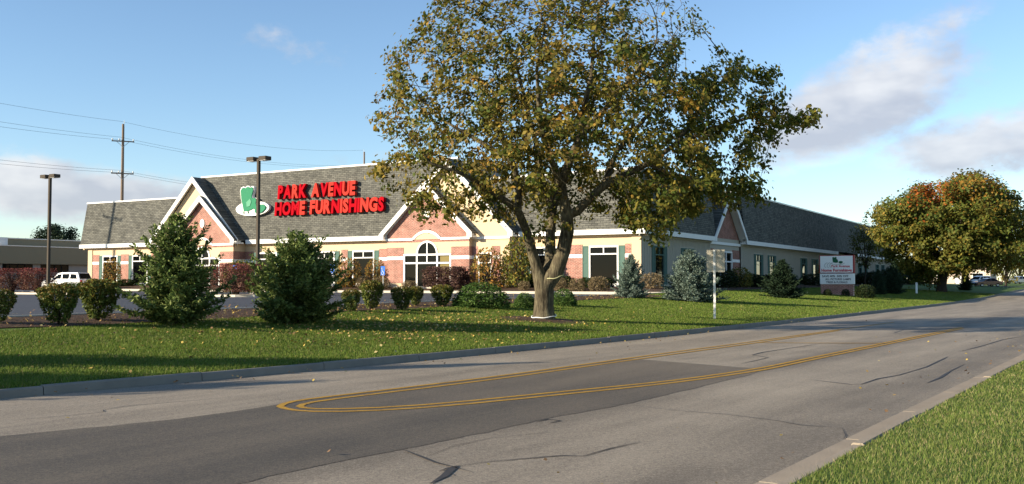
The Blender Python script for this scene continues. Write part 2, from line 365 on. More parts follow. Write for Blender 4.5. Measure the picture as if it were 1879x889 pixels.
M['field'] = groundmat('field_grass', [(.05, .08, .02), (.09, .11, .03)], .05, bump=.2, bscale=3, fine=4)
M['mulch'] = groundmat('bark_mulch', [(.028, .017, .011), (.075, .045, .028), (.13, .080, .050)], 5, bump=1.0, bscale=26, fine=40)
M['lot'] = groundmat('parking_asphalt', [(.052, .055, .064), (.074, .078, .088)], .4, rough=.8, bump=.3, bscale=60, fine=70)
M['road'] = roadmat('road_asphalt', (.385, .325, .245), (.120, .100, .076), lanes=((.6, .9, .30), (4.1, .8, .30), (8.9, .6, .12), (11.4, .5, .1)))
M['patch'] = roadmat('fresh_asphalt', (.160, .130, .095), (.052, .046, .038), speck=.3, lanes=((8.6, .5, -.10), (10.2, .4, -.06), (7.6, .4, .08)), fade=(13.0, -.045))
M['stone'] = plain('house_render', (.55, .45, .36), .9)
M['roof_house'] = plain('house_roof', (.22, .17, .14), .9)
M['cord_white'] = plain('white_cord', (.75, .75, .7), .6)
M['cord_yellow'] = plain('yellow_cord', (.42, .40, .22), .8)
M['black'] = plain('black_letter', (.02, .02, .02), .6)
M['sign_red'] = plain('sign_red_frame', (.28, .03, .03), .5)
M['sign_pink'] = plain('sign_red_lettering', (.50, .03, .05), .5)

# ================================================================== GROUND, ROAD, KERBS
def sheet(name, mat, us, vfun0, vfun1, nv, zfun, kind='structure', dz=0, uvroad=False, wig=None):
    us = np.asarray(us, float); ts = np.linspace(0, 1, nv+1); U, T = np.meshgrid(us, ts, indexing='ij')
    V0 = np.array([vfun0(u) for u in us])[:, None]; V1 = np.array([vfun1(u) for u in us])[:, None]
    Vv = V0+(V1-V0)*T; Z = zfun(U, Vv)+dz
    X, Y = xy(U, Vv); P = np.stack([X, Y, Z], -1).reshape(-1, 3)
    n0, n1 = len(us), nv+1; i, j = np.meshgrid(np.arange(n0-1), np.arange(n1-1), indexing='ij'); a = (i*n1+j).ravel()
    F = np.stack([a, a+n1, a+n1+1, a+1], 1)
    uvs = np.stack([U.ravel(), (Vv-np.array([vn(u) for u in us])[:, None]).ravel()], 1) if uvroad else None
    o = obj(name, npmesh(name, P, F, uvs=uvs, smooth=True), mat); o['kind'] = kind; return o
E1 = 1e-3
# the wide ground sheet: sunk under the finer sheets, out to the horizon
def ground_sheet():
    def axis(lo, hi, st, far):
        a = list(np.arange(lo, hi+.1, st)); s = st; x = hi
        while x < far: s *= 1.6; x += s; a.append(x)
        s = st; x = lo; b = []
        while x > -far: s *= 1.6; x -= s; b.append(x)
        return np.array(b[::-1]+a)
    us = axis(-60, 330, 6, 4000); vs = axis(-40, 160, 5, 4000); U, Vv = np.meshgrid(us, vs, indexing='ij')
    Uc = np.clip(U, -60, 330); Vc = np.clip(Vv, -40, 160); Z = hz(Uc, Vc)-.45
    X, Y = xy(U, Vv); P = np.stack([X, Y, Z], -1).reshape(-1, 3); n1 = len(vs)
    i, j = np.meshgrid(np.arange(len(us)-1), np.arange(n1-1), indexing='ij'); a = (i*n1+j).ravel()
    o = obj('ground', npmesh('ground', P, np.stack([a, a+n1, a+n1+1, a+1], 1), smooth=True), M['field']); o['kind'] = 'structure'
ground_sheet()
US = np.concatenate([np.arange(-60, 0, 3), np.arange(0, 70, 1.0), np.arange(70, 140, 2), np.arange(140, 331, 6)])
road = sheet('road', M['road'], US, lambda u: vn(u), lambda u: vk(u), 8, lambda U, V: rise(U)+.0*V, uvroad=True)
rng = np.random.default_rng(5)
def vb(u):                                   # lawn / mulch edge
    w = .22*math.sin(u*.55)+.15*math.sin(u*1.37+1)
    a = 22.6+w; b = 24.9+w
    t = float(sstep(56, 63, u)); c = a+(b-a)*t
    return c+(60-c)*float(sstep(186, 188, u))
lawn = sheet('lawn', M['lawn'], US, lambda u: vk(u)+.16, vb, 26, hz)
sheet('roadside_lawn', M['lawn'], US, lambda u: vn(u)-60, lambda u: vn(u)-.52, 30, hz)
sheet('mulch_bed', M['mulch'], np.arange(-60, 64.6, .75), vb, lambda u: 24.93, 8, lambda U, V: hz(U, np.minimum(V, 24.95))+.02)
sheet('mulch_bed', M['mulch'], np.arange(64.66, 187, 1.0), vb, lambda u: 29.4, 8, lambda U, V: hz(U, V)+.02)
sheet('mulch_bed', M['mulch'], np.arange(64.66, 70.3, .8), lambda u: 29.4, lambda u: 95.5, 40, lambda U, V: hz(U, V)+.02)
lot = sheet('parking_lot', M['lot'], np.arange(-60, 64.6, 2.4), lambda u: 25.08, lambda u: 95.5, 24, lambda U, V: lotz(U))
sheet('parking_lot', M['lot'], np.arange(-60, 160, 2.5), lambda u: 95.5, lambda u: 160, 10, lambda U, V: lotz(U))
sheet('driveway', M['lot'], np.arange(188, 205, 1), lambda u: vk(u)+.1, lambda u: 60, 12, lambda U, V: hz(U, V)+.02)
def kerb_run(name, pts, w, h, mat, seglen, zbase, label=None, gap=.008, lean=.03):
    """pts: centre polyline (x,y); separate cast pieces with open joints"""
    root = empty(name); root['kind'] = 'structure'
    P = [Vector((p[0], p[1], 0)) for p in pts]; L = [0]
    for a, b in zip(P, P[1:]): L.append(L[-1]+(b-a).length)
    def pt(s):
        s = max(0, min(L[-1], s))
        for i in range(len(L)-1):
            if s <= L[i+1]: t = (s-L[i])/max(1e-6, L[i+1]-L[i]); return P[i].lerp(P[i+1], t), (P[i+1]-P[i]).normalized()
        return P[-1], (P[-1]-P[-2]).normalized()
    s = 0; k = 0; rr = random.Random(3)
    while s < L[-1]-.05:
        e = min(L[-1], s+seglen*(1 if k % 3 else 1)); mb = MB(); ring = []; jig = rr.uniform(-.012, .012)
        ns = max(2, int((e-s)/1.2)+1)
        for i in range(ns+1):
            c, t = pt(s+gap+(e-s-2*gap)*i/ns); n = Vector((-t.y, t.x, 0)); z = zbase(c.x, c.y)+jig
            ring.append([c-n*(w/2)+Vector((0, 0, z-.2)), c-n*(w/2-lean)+Vector((0, 0, z+h-.025)), c-n*(w/2-lean-.025)+Vector((0, 0, z+h)),
                         c+n*(w/2-.02)+Vector((0, 0, z+h)), c+n*(w/2)+Vector((0, 0, z+h-.02)), c+n*(w/2)+Vector((0, 0, z-.2))])
        vs = [p for r in ring for p in r]; fs = []
        for i in range(ns):
            for j in range(6): fs.append((i*6+j, i*6+(j+1) % 6, (i+1)*6+(j+1) % 6, (i+1)*6+j))
        fs += [tuple(range(5, -1, -1)), tuple(range(ns*6, ns*6+6))]
        mb.add(vs, fs); mb.build('kerb_stone', mat, root); s = e; k += 1
    return root
kerb_run('kerb', [xy(u, vk(u)+.07) for u in np.arange(-20, 175, 1.0)], .16, .15, M['concrete'], 3.05, lambda x, y: float(rise(uv(x, y)[0])))
kerb_run('kerb', [xy(u, vn(u)-.43) for u in np.arange(-10, 70, 1.0)], .18, .12, M['gutter'], 3.05, lambda x, y: float(rise(uv(x, y)[0])))
# gutter slabs along the near side
gut = empty('gutter'); gut['kind'] = 'structure'
for i, u in enumerate(np.arange(-9, 70, 3.05)):
    mb = MB(); a0 = xy(u+.012, vn(u)-.01); a1 = xy(u+1.5, vn(u+1.5)-.01); a2 = xy(u+3.03, vn(u+3.05)-.01); b0 = xy(u+.012, vn(u)-.36); b1 = xy(u+1.5, vn(u+1.5)-.36); b2 = xy(u+3.03, vn(u+3.05)-.36)
    zz = .006
    mb.add([a0+(zz,), a1+(zz,), a2+(zz,), b2+(zz,), b1+(zz,), b0+(zz,)]+[p+(-.1,) for p in (a0, a1, a2, b2, b1, b0)],
           [(0, 1, 4, 5), (1, 2, 3, 4), (0, 5, 11, 6), (2, 8, 9, 3), (0, 6, 7, 1), (1, 7, 8, 2)]); mb.build('gutter_slab', M['gutter'], gut)
kerb_run('parking_kerb', [xy(u, 25.0) for u in np.arange(-40, 64.7, 1.5)], .16, .14, M['concrete_pale'], 4.5, lambda x, y: float(lotz(uv(x, y)[0])))
kerb_run('parking_kerb', [xy(64.58, v) for v in np.arange(25.2, 95.4, 1.5)], .18, .15, M['concrete_pale'], 4.5, lambda x, y: float(lotz(64.5)))

# dark resurfaced strip, painted lines and crack sealant: thin sheets on the road
def strip(name, pix, width, mat, dz, parent, z0=0.0, taper=False):
    pts = [at(px, py, z0) for px, py in pix]; Q = []
    for a, b in zip(pts, pts[1:]):
        n = max(1, int(np.linalg.norm(b-a)/.8)); Q += [a+(b-a)*i/n for i in range(n)]
    Q.append(pts[-1]); Q = np.array(Q)[:, :2]
    for _ in range(2 if not taper else 0): Q[1:-1] = (Q[:-2]+2*Q[1:-1]+Q[2:])/4
    T = np.gradient(Q, axis=0); T /= np.linalg.norm(T, axis=1)[:, None]+1e-9; Nn = np.stack([-T[:, 1], T[:, 0]], 1)
    w = np.full(len(Q), width/2)
    if taper:
        rr = np.random.default_rng(len(pix)+int(pix[0][0])); w = w*rr.uniform(.45, 1.3, len(Q)); w[0] *= .3; w[-1] *= .3
    Vv = np.concatenate([np.c_[Q+Nn*w[:, None], np.full(len(Q), dz)], np.c_[Q-Nn*w[:, None], np.full(len(Q), dz)]])
    n = len(Q); i = np.arange(n-1); F = np.stack([i+n, i+n+1, i+1, i], 1)
    return obj(name, npmesh(name, Vv, F), mat, parent)
def patch_sheet():
    up = [(-500, 850), (0, 801), (160, 786), (320, 770), (430, 756), (511, 743), (600, 729), (774, 708), (913, 691), (1060, 671), (1160, 659)]
    lo = [(-500, 1100), (60, 975), (430, 889), (600, 852), (739, 826), (857, 802), (1000, 769), (1156, 741), (1240, 721), (1369, 690), (1402, 678)]
    n = 60
    def res(P, s):
        q = np.array([at(a, b, 0)[:2] for a, b in P]); d = np.r_[0, np.cumsum(np.linalg.norm(np.diff(q, axis=0), axis=1))]; t = np.linspace(0, d[-1], n)
        o = np.stack([np.interp(t, d, q[:, 0]), np.interp(t, d, q[:, 1])], 1); o += s*.018*np.random.default_rng(2).normal(size=o.shape); return o
    A = res(up, 1); B = res(lo, 1); k = 6
    V = np.concatenate([np.c_[A+(B-A)*(j/k), np.full(n, .004)] for j in range(k+1)]); i = np.arange(n-1)
    F = np.concatenate([np.stack([j*n+i, (j+1)*n+i, (j+1)*n+i+1, j*n+i+1], 1) for j in range(k)])
    U_, V_ = uv(V[:, 0], V[:, 1]); o = obj('asphalt_patch', npmesh('asphalt_patch', V, F, uvs=np.stack([U_, V_], 1)), M['patch'], road)
patch_sheet()
UPO = [(513, 747), (516, 742), (530, 737.5), (560, 733.5), (600, 729.5), (774, 708.5), (913, 691.5), (1240, 646.2), (1377, 628.2), (1547, 604.4), (1640, 592)]
UPI = [(549, 747), (551, 743), (562, 739.5), (600, 734.6), (774, 713.8), (913, 696.4), (1240, 650), (1377, 631.4), (1540, 607)]
LOI = [(549, 747), (553, 750), (570, 752.4), (600, 752.8), (690, 750.5), (774, 746.5), (947, 728), (1240, 699.4), (1402, 675.7), (1448, 665.5), (1572, 640.2), (1767, 601)]
LOO = [(513, 747), (518, 751), (535, 755), (570, 757.3), (610, 757.6), (690, 755.3), (774, 751.4), (947, 733.5), (1240, 703.6), (1406, 679.4), (1452, 669), (1576, 643), (1767, 603.5)]
for P_ in (UPO, UPI, LOI, LOO): strip('painted_line', P_, .115, M['yellow'], .010, road)
strip('painted_line', [(1392, 629.5), (1480, 630.3), (1625, 630.5)], .14, M['yellow'], .010, road)
SEALS = [([(739, 826), (775, 840), (800, 850), (832, 858), (868, 868)], .05), ([(786, 838), (830, 820), (900, 805), (1000, 795), (1050, 789)], .022),
         ([(832, 858), (880, 850), (960, 843), (1032, 837), (1070, 838), (1120, 824), (1175, 812)], .04), ([(790, 889), (815, 875), (830, 861), (840, 856)], .10),
         ([(806, 866), (822, 860), (832, 858)], .04), ([(815, 880), (836, 874), (822, 867)], .03), ([(892, 889), (930, 880)], .03),
         ([(1156, 744), (1240, 754), (1330, 761), (1420, 772), (1470, 781), (1545, 786)], .035), ([(1545, 786), (1552, 800), (1549, 806)], .03),
         ([(1480, 697), (1560, 706), (1580, 706), (1610, 696), (1650, 689), (1700, 674), (1740, 655)], .06), ([(1700, 704), (1725, 694), (1745, 681), (1770, 669)], .07),
         ([(1760, 646), (1800, 636), (1840, 624), (1879, 617)], .06), ([(1360, 668), (1410, 657), (1380, 652), (1400, 647), (1460, 638), (1500, 632)], .06),
         ([(0, 773), (60, 769), (120, 764), (180, 758), (191, 756), (189, 753)], .028), ([(170, 757), (230, 746), (330, 738), (470, 726)], .022),
         ([(640, 704), (700, 702), (740, 708)], .03), ([(1005, 658), (1100, 654), (1180, 656)], .03), ([(1620, 608), (1660, 605), (1640, 612), (1675, 612)], .08),
         ([(1175, 664), (1240, 660), (1330, 655)], .02), ([(985, 775), (1005, 770), (1028, 773), (1010, 777)], .10)]
for pp, w in SEALS: strip('crack_seal', pp, w*.72, M['seal'], .0075, road, taper=True)
# parking bay stripes in the lot
for i, v in enumerate(np.arange(28, 95, 2.75)):
    mb = MB(); q = [xy(59.4, v), xy(64.2, v), xy(64.2, v+.1), xy(59.4, v+.1)]; mb.add([p+(float(lotz(59.4 if k in (0, 3) else 64.2))+.006,) for k, p in enumerate(q)], [(0, 1, 2, 3)]); mb.build('painted_line', M['white_paint'], lot)
# kerbed planting islands in the lot
def island(u0, u1, v0, v1, label):
    us = [(u0, v0), (u1, v0), (u1, v1), (u0, v1)]; r = .9; pts = []
    for (cu, cv), a0 in zip([(u0+r, v0+r), (u1-r, v0+r), (u1-r, v1-r), (u0+r, v1-r)], (180, 270, 0, 90)):
        for k in range(5): t = R(a0+90*k/4); pts.append(xy(cu+r*math.cos(t), cv+r*math.sin(t)))
    pts.append(pts[0])
    kerb_run('island_kerb', pts[::-1], .16, .15, M['concrete_pale'], 40, lambda x, y: float(lotz(uv(x, y)[0])))
    mb = MB(); n = len(pts)-1; mb.add([p+(float(lotz(uv(*p)[0]))+.12,) for p in pts[:-1]], [tuple(range(n))]); o = mb.build('island_mulch', M['mulch']); o['kind'] = 'structure'
island(44.0, 49.2, 44.6, 49.8, '')
island(45.3, 49.5, 61.5, 80.5, '')

# ================================================================== THE STORE  (local x to the right along the front, y inwards, origin at the wall corner)
BA = math.atan2(-.5045, .8634); FZ = 1.5
store = empty('furniture_store', (9.9, 75.0, 0), BA)
tag(store, 'long single storey store with red brick bands, cream gables and grey shingle mansard roof', 'building')
def S(name, mb, mat, bevel=0): return mb.build(name, mat, store, bevel)
def wall_open(mb, a0, a1, z0, z1, plane, openings, depth=.2, side=False):
    """wall face with real openings and reveals. front: face at y=plane looking to -y; side: face at x=plane looking to +x"""
    def P(a, d, z): return (plane-d, a, z) if side else (a, plane+d, z)
    xs = sorted({a0, a1}|{o[0] for o in openings}|{o[1] for o in openings}); zs = sorted({z0, z1}|{o[2] for o in openings}|{o[3] for o in openings})
    for i in range(len(xs)-1):
        for j in range(len(zs)-1):
            cx, cz = (xs[i]+xs[i+1])/2, (zs[j]+zs[j+1])/2
            if any(o[0] < cx < o[1] and o[2] < cz < o[3] for o in openings): continue
            mb.add([P(xs[i], 0, zs[j]), P(xs[i+1], 0, zs[j]), P(xs[i+1], 0, zs[j+1]), P(xs[i], 0, zs[j+1])], [(0, 1, 2, 3)])
    for o in openings:
        q = [(o[0], o[2]), (o[1], o[2]), (o[1], o[3]), (o[0], o[3])]
        for k in range(4):
            p, r = q[k], q[(k+1) % 4]; mb.add([P(p[0], 0, p[1]), P(r[0], 0, r[1]), P(r[0], depth, r[1]), P(p[0], depth, p[1])], [(0, 1, 2, 3)])
def fbox(mb, a0, a1, d0, d1, z0, z1, plane, side=False):
    if side: mb.box(plane-d1, plane-d0, a0, a1, z0, z1)
    else: mb.box(a0, a1, plane+d0, plane+d1, z0, z1)
def window(a0, a1, z0, z1, plane, side=False, shutters=True, transom=None, mull=True, fw=.13, glass=None, shw=.5):
    """white framed window: frame, mullions, panes (two over one) and a shutter on each side"""
    g = glass or (M['glass_side'] if side else M['glass']); tr = transom if transom is not None else z0+(z1-z0)*.77
    mb = MB(); am = (a0+a1)/2
    fbox(mb, a0, a0+fw, -.05, .1, z0, z1, plane, side); fbox(mb, a1-fw, a1, -.05, .1, z0, z1, plane, side)
    fbox(mb, a0+fw, a1-fw, -.05, .1, z0, z0+fw, plane, side); fbox(mb, a0+fw, a1-fw, -.05, .1, z1-fw, z1, plane, side)
    fbox(mb, a0+fw, a1-fw, -.045, .1, tr, tr+fw*.8, plane, side)
    if mull: fbox(mb, am-fw*.35, am+fw*.35, -.045, .1, tr+fw*.8, z1-fw, plane, side)
    w = S('window', mb, M['shutter'] if side else M['white'])
    rects = [(a0+fw, a1-fw, z0+fw, tr)]+([(a0+fw, am-fw*.35, tr+fw*.8, z1-fw), (am+fw*.35, a1-fw, tr+fw*.8, z1-fw)] if mull else [(a0+fw, a1-fw, tr+fw*.8, z1-fw)])
    for r in rects:
        p = MB(); fbox(p, r[0]-.01, r[1]+.01, .05, .065, r[2]-.01, r[3]+.01, plane, side); p.build('pane', g, w)
    sl = MB(); fbox(sl, a0-.06, a1+.06, -.12, .02, z0-.1, z0-.002, plane, side); sl.build('sill', M['white'], w)
    if shutters:
        for s0 in (a0-shw-.04, a1+.04):
            sh = MB(); e = s0+shw; fbox(sh, s0, e, -.035, -.005, z0, z1, plane, side)
            for q0, q1 in ((z0, z0+.12), (z0+(z1-z0)*.56, z0+(z1-z0)*.56+.12), (z1-.12, z1)): fbox(sh, s0+.07, e-.07, -.055, -.0345, q0, q1, plane, side)
            fbox(sh, s0, s0+.07, -.055, -.0345, z0, z1, plane, side); fbox(sh, e-.07, e, -.055, -.0345, z0, z1, plane, side)
            sh.build('shutter', M['shutter'], w)
    return w
EV0, EV1 = 5.56, 5.96       # eave fascia
BAND0, BAND1 = 3.78, 4.07; BR0, BR1 = 1.78, 4.84
WZ0, WZ1 = 1.64, 4.72
win_front = {'right': [(-4.45, -1.91), (-9.70, -7.16)], 'main': [(-40.0, -37.5), (-32.8, -30.32), (-28.25, -25.75)], 'left': [(-63.0, -60.55), (-58.2, -55.75)]}
ranges = {'right': (-11.05, 0), 'main': (-41.65, -23.06), 'left': (-65.4, -53.3)}
brick_ranges = {'right': [(-11.05, -.85)], 'main': [(-41.65, -33.6), (-29.55, -23.06)], 'left': [(-64.65, -53.3)]}
def brick_panels(spans, holes, plane, z0, z1, side=False, mat='brick'):
    for a0, a1 in spans:
        cuts = sorted([h for h in holes if h[1] > a0 and h[0] < a1]); x = a0; segs = []
        for h in cuts:
            if h[0]-x > .06: segs.append((x, h[0]))
            x = max(x, h[1])
        if a1-x > .06: segs.append((x, a1))
        for s0, s1 in segs:
            mb = MB(); fbox(mb, s0, s1, -.03, .0, z0, BAND0, plane, side); S('brick_panel', mb, M[mat])
            mb = MB(); fbox(mb, s0, s1, -.03, .0, BAND1, z1, plane, side); S('brick_panel', mb, M[mat])
            mb = MB(); fbox(mb, s0, s1, -.06, .0, BAND0+.002, BAND1-.002, plane, side); S('band_course', mb, M['white'])
for k in ranges:
    a0, a1 = ranges[k]; mb = MB()
    wall_open(mb, a0, a1, .6, EV1, 0, [(w[0]+.03, w[1]-.03, WZ0+.03, WZ1-.03) for w in win_front[k]]); S('wall', mb, M['cream'])
    for w in win_front[k]: window(w[0], w[1], WZ0, WZ1, 0, transom=4.02)
    brick_panels(brick_ranges[k], [(w[0]-.56, w[1]+.56) for w in win_front[k]], 0, BR0, BR1)
# pier at the corner of the front wall
mb = MB(); fbox(mb, -.8, -.003, -.08, 0, .6, EV0-.01, 0); S('corner_pier', mb, M['cream'])
mb = MB(); fbox(mb, -65.4, -64.7, -.08, 0, .6, EV0-.01, 0); S('corner_pier', mb, M['cream'])
# gable blocks
OUT, INN = 1.1, 1.6
def arch_pts(cx, cz, r, n=14, a0=0, a1=math.pi): return [(cx+r*math.cos(a0+(a1-a0)*i/n), cz+r*math.sin(a0+(a1-a0)*i/n)) for i in range(n+1)]
def gable(cx, half, apex, base, plane, mat, back, over=.5, board=.44):
    """gable wall face, sloping roof slabs and white rake boards"""
    sl = (apex-base)/(half+over)
    mb = MB(); h2 = half; mb.prism([(cx-h2, EV0-.3), (cx+h2, EV0-.3), (cx+h2, base+.05), (cx, apex-.35), (cx-h2, base+.05)], plane, plane+.2); S('gable_wall', mb, mat)
    for s in (-1, 1):
        e = cx+s*(half+over); mb = MB()          # roof slab
        mb.prism([(cx, apex), (e, base), (e, base-.1), (cx, apex-.14)][::s], plane-.4, back); S('gable_roof', mb, M['shingle'])
        mb = MB()                                # rake board, ending in a level return
        mb.prism([(cx, apex+.05), (e+s*.05, base+.02), (e+s*.05, EV0), (e-s*.42, EV0), (e-s*.42, base+.02-.05), (cx, apex-board*1.25)][::s], plane-.5, plane-.4); S('rake_board', mb, M['white'])
        mb = MB(); mb.prism([(cx, apex-.15), (e, base-.11), (e, base-.2), (cx, apex-.24)][::s], plane-.4, plane); S('soffit', mb, M['white'])
        mb = MB(); x0, x1 = sorted((e+s*.05, e-s*.42)); mb.box(x0+.003, x1-.003, plane-.398, plane+.3, EV0+.003, base-.25); S('eave_return', mb, M['white'])
def entrance_block(cx, wl, wr, mirror):
    p = -INN
    w0, w1 = cx-2.455, cx+2.455; c0, c1 = cx-1.05, cx+1.05; r = 1.05; zc = 4.27
    mb = MB(); wall_open(mb, wl, wr, .6, EV0+.1, p, [(w0+.05, w1-.05, 1.5, 4.22), (c0+.05, c1-.05, 4.22, zc+r-.05)], .3)
    S('wall', mb, M['cream'])
    for xe, s in ((wl, -1), (wr, 1)):       # return walls
        mb = MB(); mb.box(xe-.001 if s > 0 else xe, xe if s > 0 else xe+.001, p+.005, 0, .6, EV0+.1); S('return_wall', mb, M['cream'])
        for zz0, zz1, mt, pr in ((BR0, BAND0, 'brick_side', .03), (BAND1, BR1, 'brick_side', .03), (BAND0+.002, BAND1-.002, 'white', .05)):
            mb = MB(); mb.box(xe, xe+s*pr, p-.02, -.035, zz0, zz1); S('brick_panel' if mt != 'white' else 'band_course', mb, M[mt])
    brick_panels([(wl, wr)], [(w0, w1)], p, BR0, BR1)
    # spandrels that turn the square head into an arch
    for s in (-1, 1):
        pts = [(cx+s*r, zc)]+[(cx+s*r*math.cos(t), zc+r*math.sin(t)) for t in np.linspace(0, math.pi/2, 10)]+[(cx, zc+r+.001), (cx+s*r, zc+r+.001)]
        mb = MB(); mb.prism(pts[::s], p-.004, p+.2); S('arch_spandrel', mb, M['cream'])
    # window wall: frames and panes
    fw = .15; fr = MB()
    for a in (w0, w1-fw, c0-fw/2, c1-fw/2): fbox(fr, a, a+fw, -.05, .12, 1.52, 4.27 if a in (w0, w1-fw) else 4.1, p)
    fbox(fr, w0, w1, -.055, .12, 4.12, 4.27, p); fbox(fr, w0+fw, w1-fw, -.045, .11, 3.42, 3.56, p); fbox(fr, cx-.05, cx+.05, -.045, .11, 3.56, zc+r-.1, p)
    a_o = arch_pts(cx, zc, r+.06); a_i = arch_pts(cx, zc, r-.10)
    for i in range(len(a_o)-1): fr.prism([a_o[i], a_o[i+1], a_i[i+1], a_i[i]], p-.06, p+.1)
    d = S('entrance_window', fr, M['white'])
    for q0, q1 in ((w0+fw, c0-fw/2), (c0+fw/2, cx-.05), (cx+.05, c1-fw/2), (c1+fw/2, w1-fw)):
        mb = MB(); fbox(mb, q0, q1, .05, .065, 3.55, 4.13, p); mb.build('pane', M['glass'], d)
    for q0, q1 in ((w0+fw, c0-fw/2), (c0+fw/2, c1-fw/2), (c1+fw/2, w1-fw)):
        mb = MB(); fbox(mb, q0, q1, .05, .065, 1.52, 3.43, p); mb.build('pane', M['glass'], d)
    if mirror:
        for z0_, z1_ in ((2.1, 3.38), (3.6, 4.05)): mb = MB(); fbox(mb, c1+.25, w1-fw-.08, .042, .049, z0_, z1_, p); mb.build('blind', M['interior'], d)
    for s in (-1, 1):
        pts = [(cx+s*.05, zc)]+[(cx+s*(r-.1)*math.cos(t), zc+(r-.1)*math.sin(t)) for t in np.linspace(0, math.pi/2-.05, 8)]
        mb = MB(); mb.prism(pts[::s], p+.05, p+.065); mb.build('pane', M['glass'], d)
    # eyebrow band: level moulding that lifts over the arched head
    R1 = 1.95; zb = 5.62; cz = zb-1.30; t0 = math.asin(1.30/R1); hw = R1*math.cos(t0)
    ao = arch_pts(cx, cz, R1, 16, t0, math.pi-t0); ai = arch_pts(cx, cz, R1-.22, 16, t0, math.pi-t0); mb = MB()
    for i in range(16): mb.prism([ao[i], ao[i+1], ai[i+1], ai[i]], p-.14, p)
    mb.box(wl-.1, cx-hw+.02, p-.139, p, zb-.2, zb); mb.box(cx+hw-.02, wr+.1, p-.139, p, zb-.2, zb); S('eyebrow_moulding', mb, M['white'])
    mb = MB(); mb.prism([(q[0], q[1]) for q in arch_pts(cx, cz, R1-.2, 16, t0, math.pi-t0)], p-.085, p-.02); S('arch_infill', mb, M['cream'])
    # brick gable over it
    half = (wr-wl)/2; gc = (wl+wr)/2
    gable(gc, half, 10.35, EV1, p-.02, M['brick'], .7)
    mb = MB(); ov = [(gc+.30*math.cos(t), 7.65+.42*math.sin(t)) for t in np.linspace(0, 2*math.pi, 24, endpoint=False)]; mb.prism(ov, p-.1, p-.02); S('medallion', mb, M['white'])
entrance_block(-45.88, -50.1, -41.65, False)
entrance_block(-18.85, -23.06, -14.62, True)
def outer_block(wl, wr, dl, dr):
    p = -OUT; mb = MB(); wall_open(mb, wl, wr, .6, EV0+.1, p, [(dl+.03, dr-.03, 1.5, 4.3)], .3); S('wall', mb, M['cream'])
    for xe, s in ((wl, -1), (wr, 1)): mb = MB(); mb.box(xe-.001 if s > 0 else xe, xe if s > 0 else xe+.001, p+.005, 0, .6, EV0+.1); S('return_wall', mb, M['cream'])
    window(dl, dr, 1.52, 4.33, p, shutters=False, mull=False, transom=3.42)
for wl, wr, gc, dl, dr, bl, brr in ((-53.32, -41.66, -47.6, -52.0, -50.75, (-53.3, -50.1), None), (-23.05, -11.05, -17.1, -14.05, -12.75, (-14.6, -11.95), None)):
    outer_block(wl, wr, dl, dr); brick_panels([bl], [(dl-.03, dr+.03)], -OUT, BR0, BR1)
    mb = MB(); mb.box(wl-.08, wr+.08, -OUT-.13, -OUT, 5.42, 5.62); S('eyebrow_moulding', mb, M['white'])
    gable((wl+wr)/2, (wr-wl)/2, 12.35, EV1, -OUT-.01, M['cream'], 1.0)
# eaves, mansard roof, coping
RW, RM, RS = 10.48, 12.42, 10.58; SB = .0
def mansard(a0, a1, r0, r1, ridge0, ridge1, plane=0, side=False, e0=None, e1=None):
    """shingled slope from the eave up to the ridge; r0,r1 = ends of the ridge"""
    ev = .5; mt = M['shingle_side'] if side else M['shingle']
    def P(a, d, z): return (plane-d, a, z) if side else (a, plane+d, z)
    v = [P(a0, -ev, EV1-.02), P(a1, -ev, EV1-.02), P(r1, SB, ridge1), P(r0, SB, ridge0), P(a0, -ev+.3, EV1-.02), P(a1, -ev+.3, EV1-.02), P(r1, SB+.3, ridge1), P(r0, SB+.3, ridge0)]
    mb = MB(); mb.add(v, [(0, 1, 2, 3), (4, 7, 6, 5), (0, 3, 7, 4), (1, 5, 6, 2), (3, 2, 6, 7), (0, 4, 5, 1)]); S('mansard_roof', mb, mt)
    mb = MB(); q = [P(r0, SB-.08, ridge0-.02), P(r1, SB-.08, ridge1-.02), P(r1, SB+.4, ridge1-.02), P(r0, SB+.4, ridge0-.02)]
    mb.add(q+[(x, y, z+.15) for x, y, z in q], [(0, 1, 5, 4), (1, 2, 6, 5), (2, 3, 7, 6), (3, 0, 4, 7), (4, 5, 6, 7), (0, 3, 2, 1)]); S('coping', mb, M['white'] if not side else M['metal_grey'])
def eave(a0, a1, plane=0, side=False):
    n = max(1, round((a1-a0)/7.5)); L_ = (a1-a0)/n
    for i in range(n):
        mb = MB(); fbox(mb, a0+i*L_+(.008 if i else 0), a0+(i+1)*L_-(.008 if i < n-1 else 0), -.62, -.5, EV0, EV1, plane, side); S('fascia_board', mb, M['white'])
    mb = MB(); fbox(mb, a0, a1, -.499, -.002, EV0+.03, EV0+.07, plane, side); S('soffit', mb, M['white'])
    mb = MB(); fbox(mb, a0, a1, -.12, -.003, EV0-.14, EV0+.028, plane, side); S('frieze_board', mb, M['cream'] if not side else M['siding'])
eave(-66.2, -53.9); mansard(-66.2, -50, -65.75, -50, RW, RW)
eave(-41.05, -23.65); mansard(-47.9, -16.8, -47.9, -16.8, RM, RM)
eave(-10.5, .5); mansard(-14, .5, -14, -SB, RW, RW+.12)
eave(-.62, 16.0, 0, True); mansard(-.5, 16.0, SB, 16.0, RW+.12, RW+.15, 0, True)
mansard(16.0, 25.0, 16.0, 25.0, RW+.15, RS, -.9, True)
eave(25.0, 66.3, 0, True); mansard(25.0, 114, 25.0, 114, RS, RS, 0, True)
eave(79.2, 114, 0, True)
mb = MB(); mb.box(-66, -SB-.3, SB+.3, 114, RW-.4, RW-.3); S('flat_roof', mb, M['flatroof'])
mb = MB(); mb.box(-48.6, -16.1, SB+.3, 7, RW-.29, RM-.2); S('upper_roof', mb, M['flatroof'])
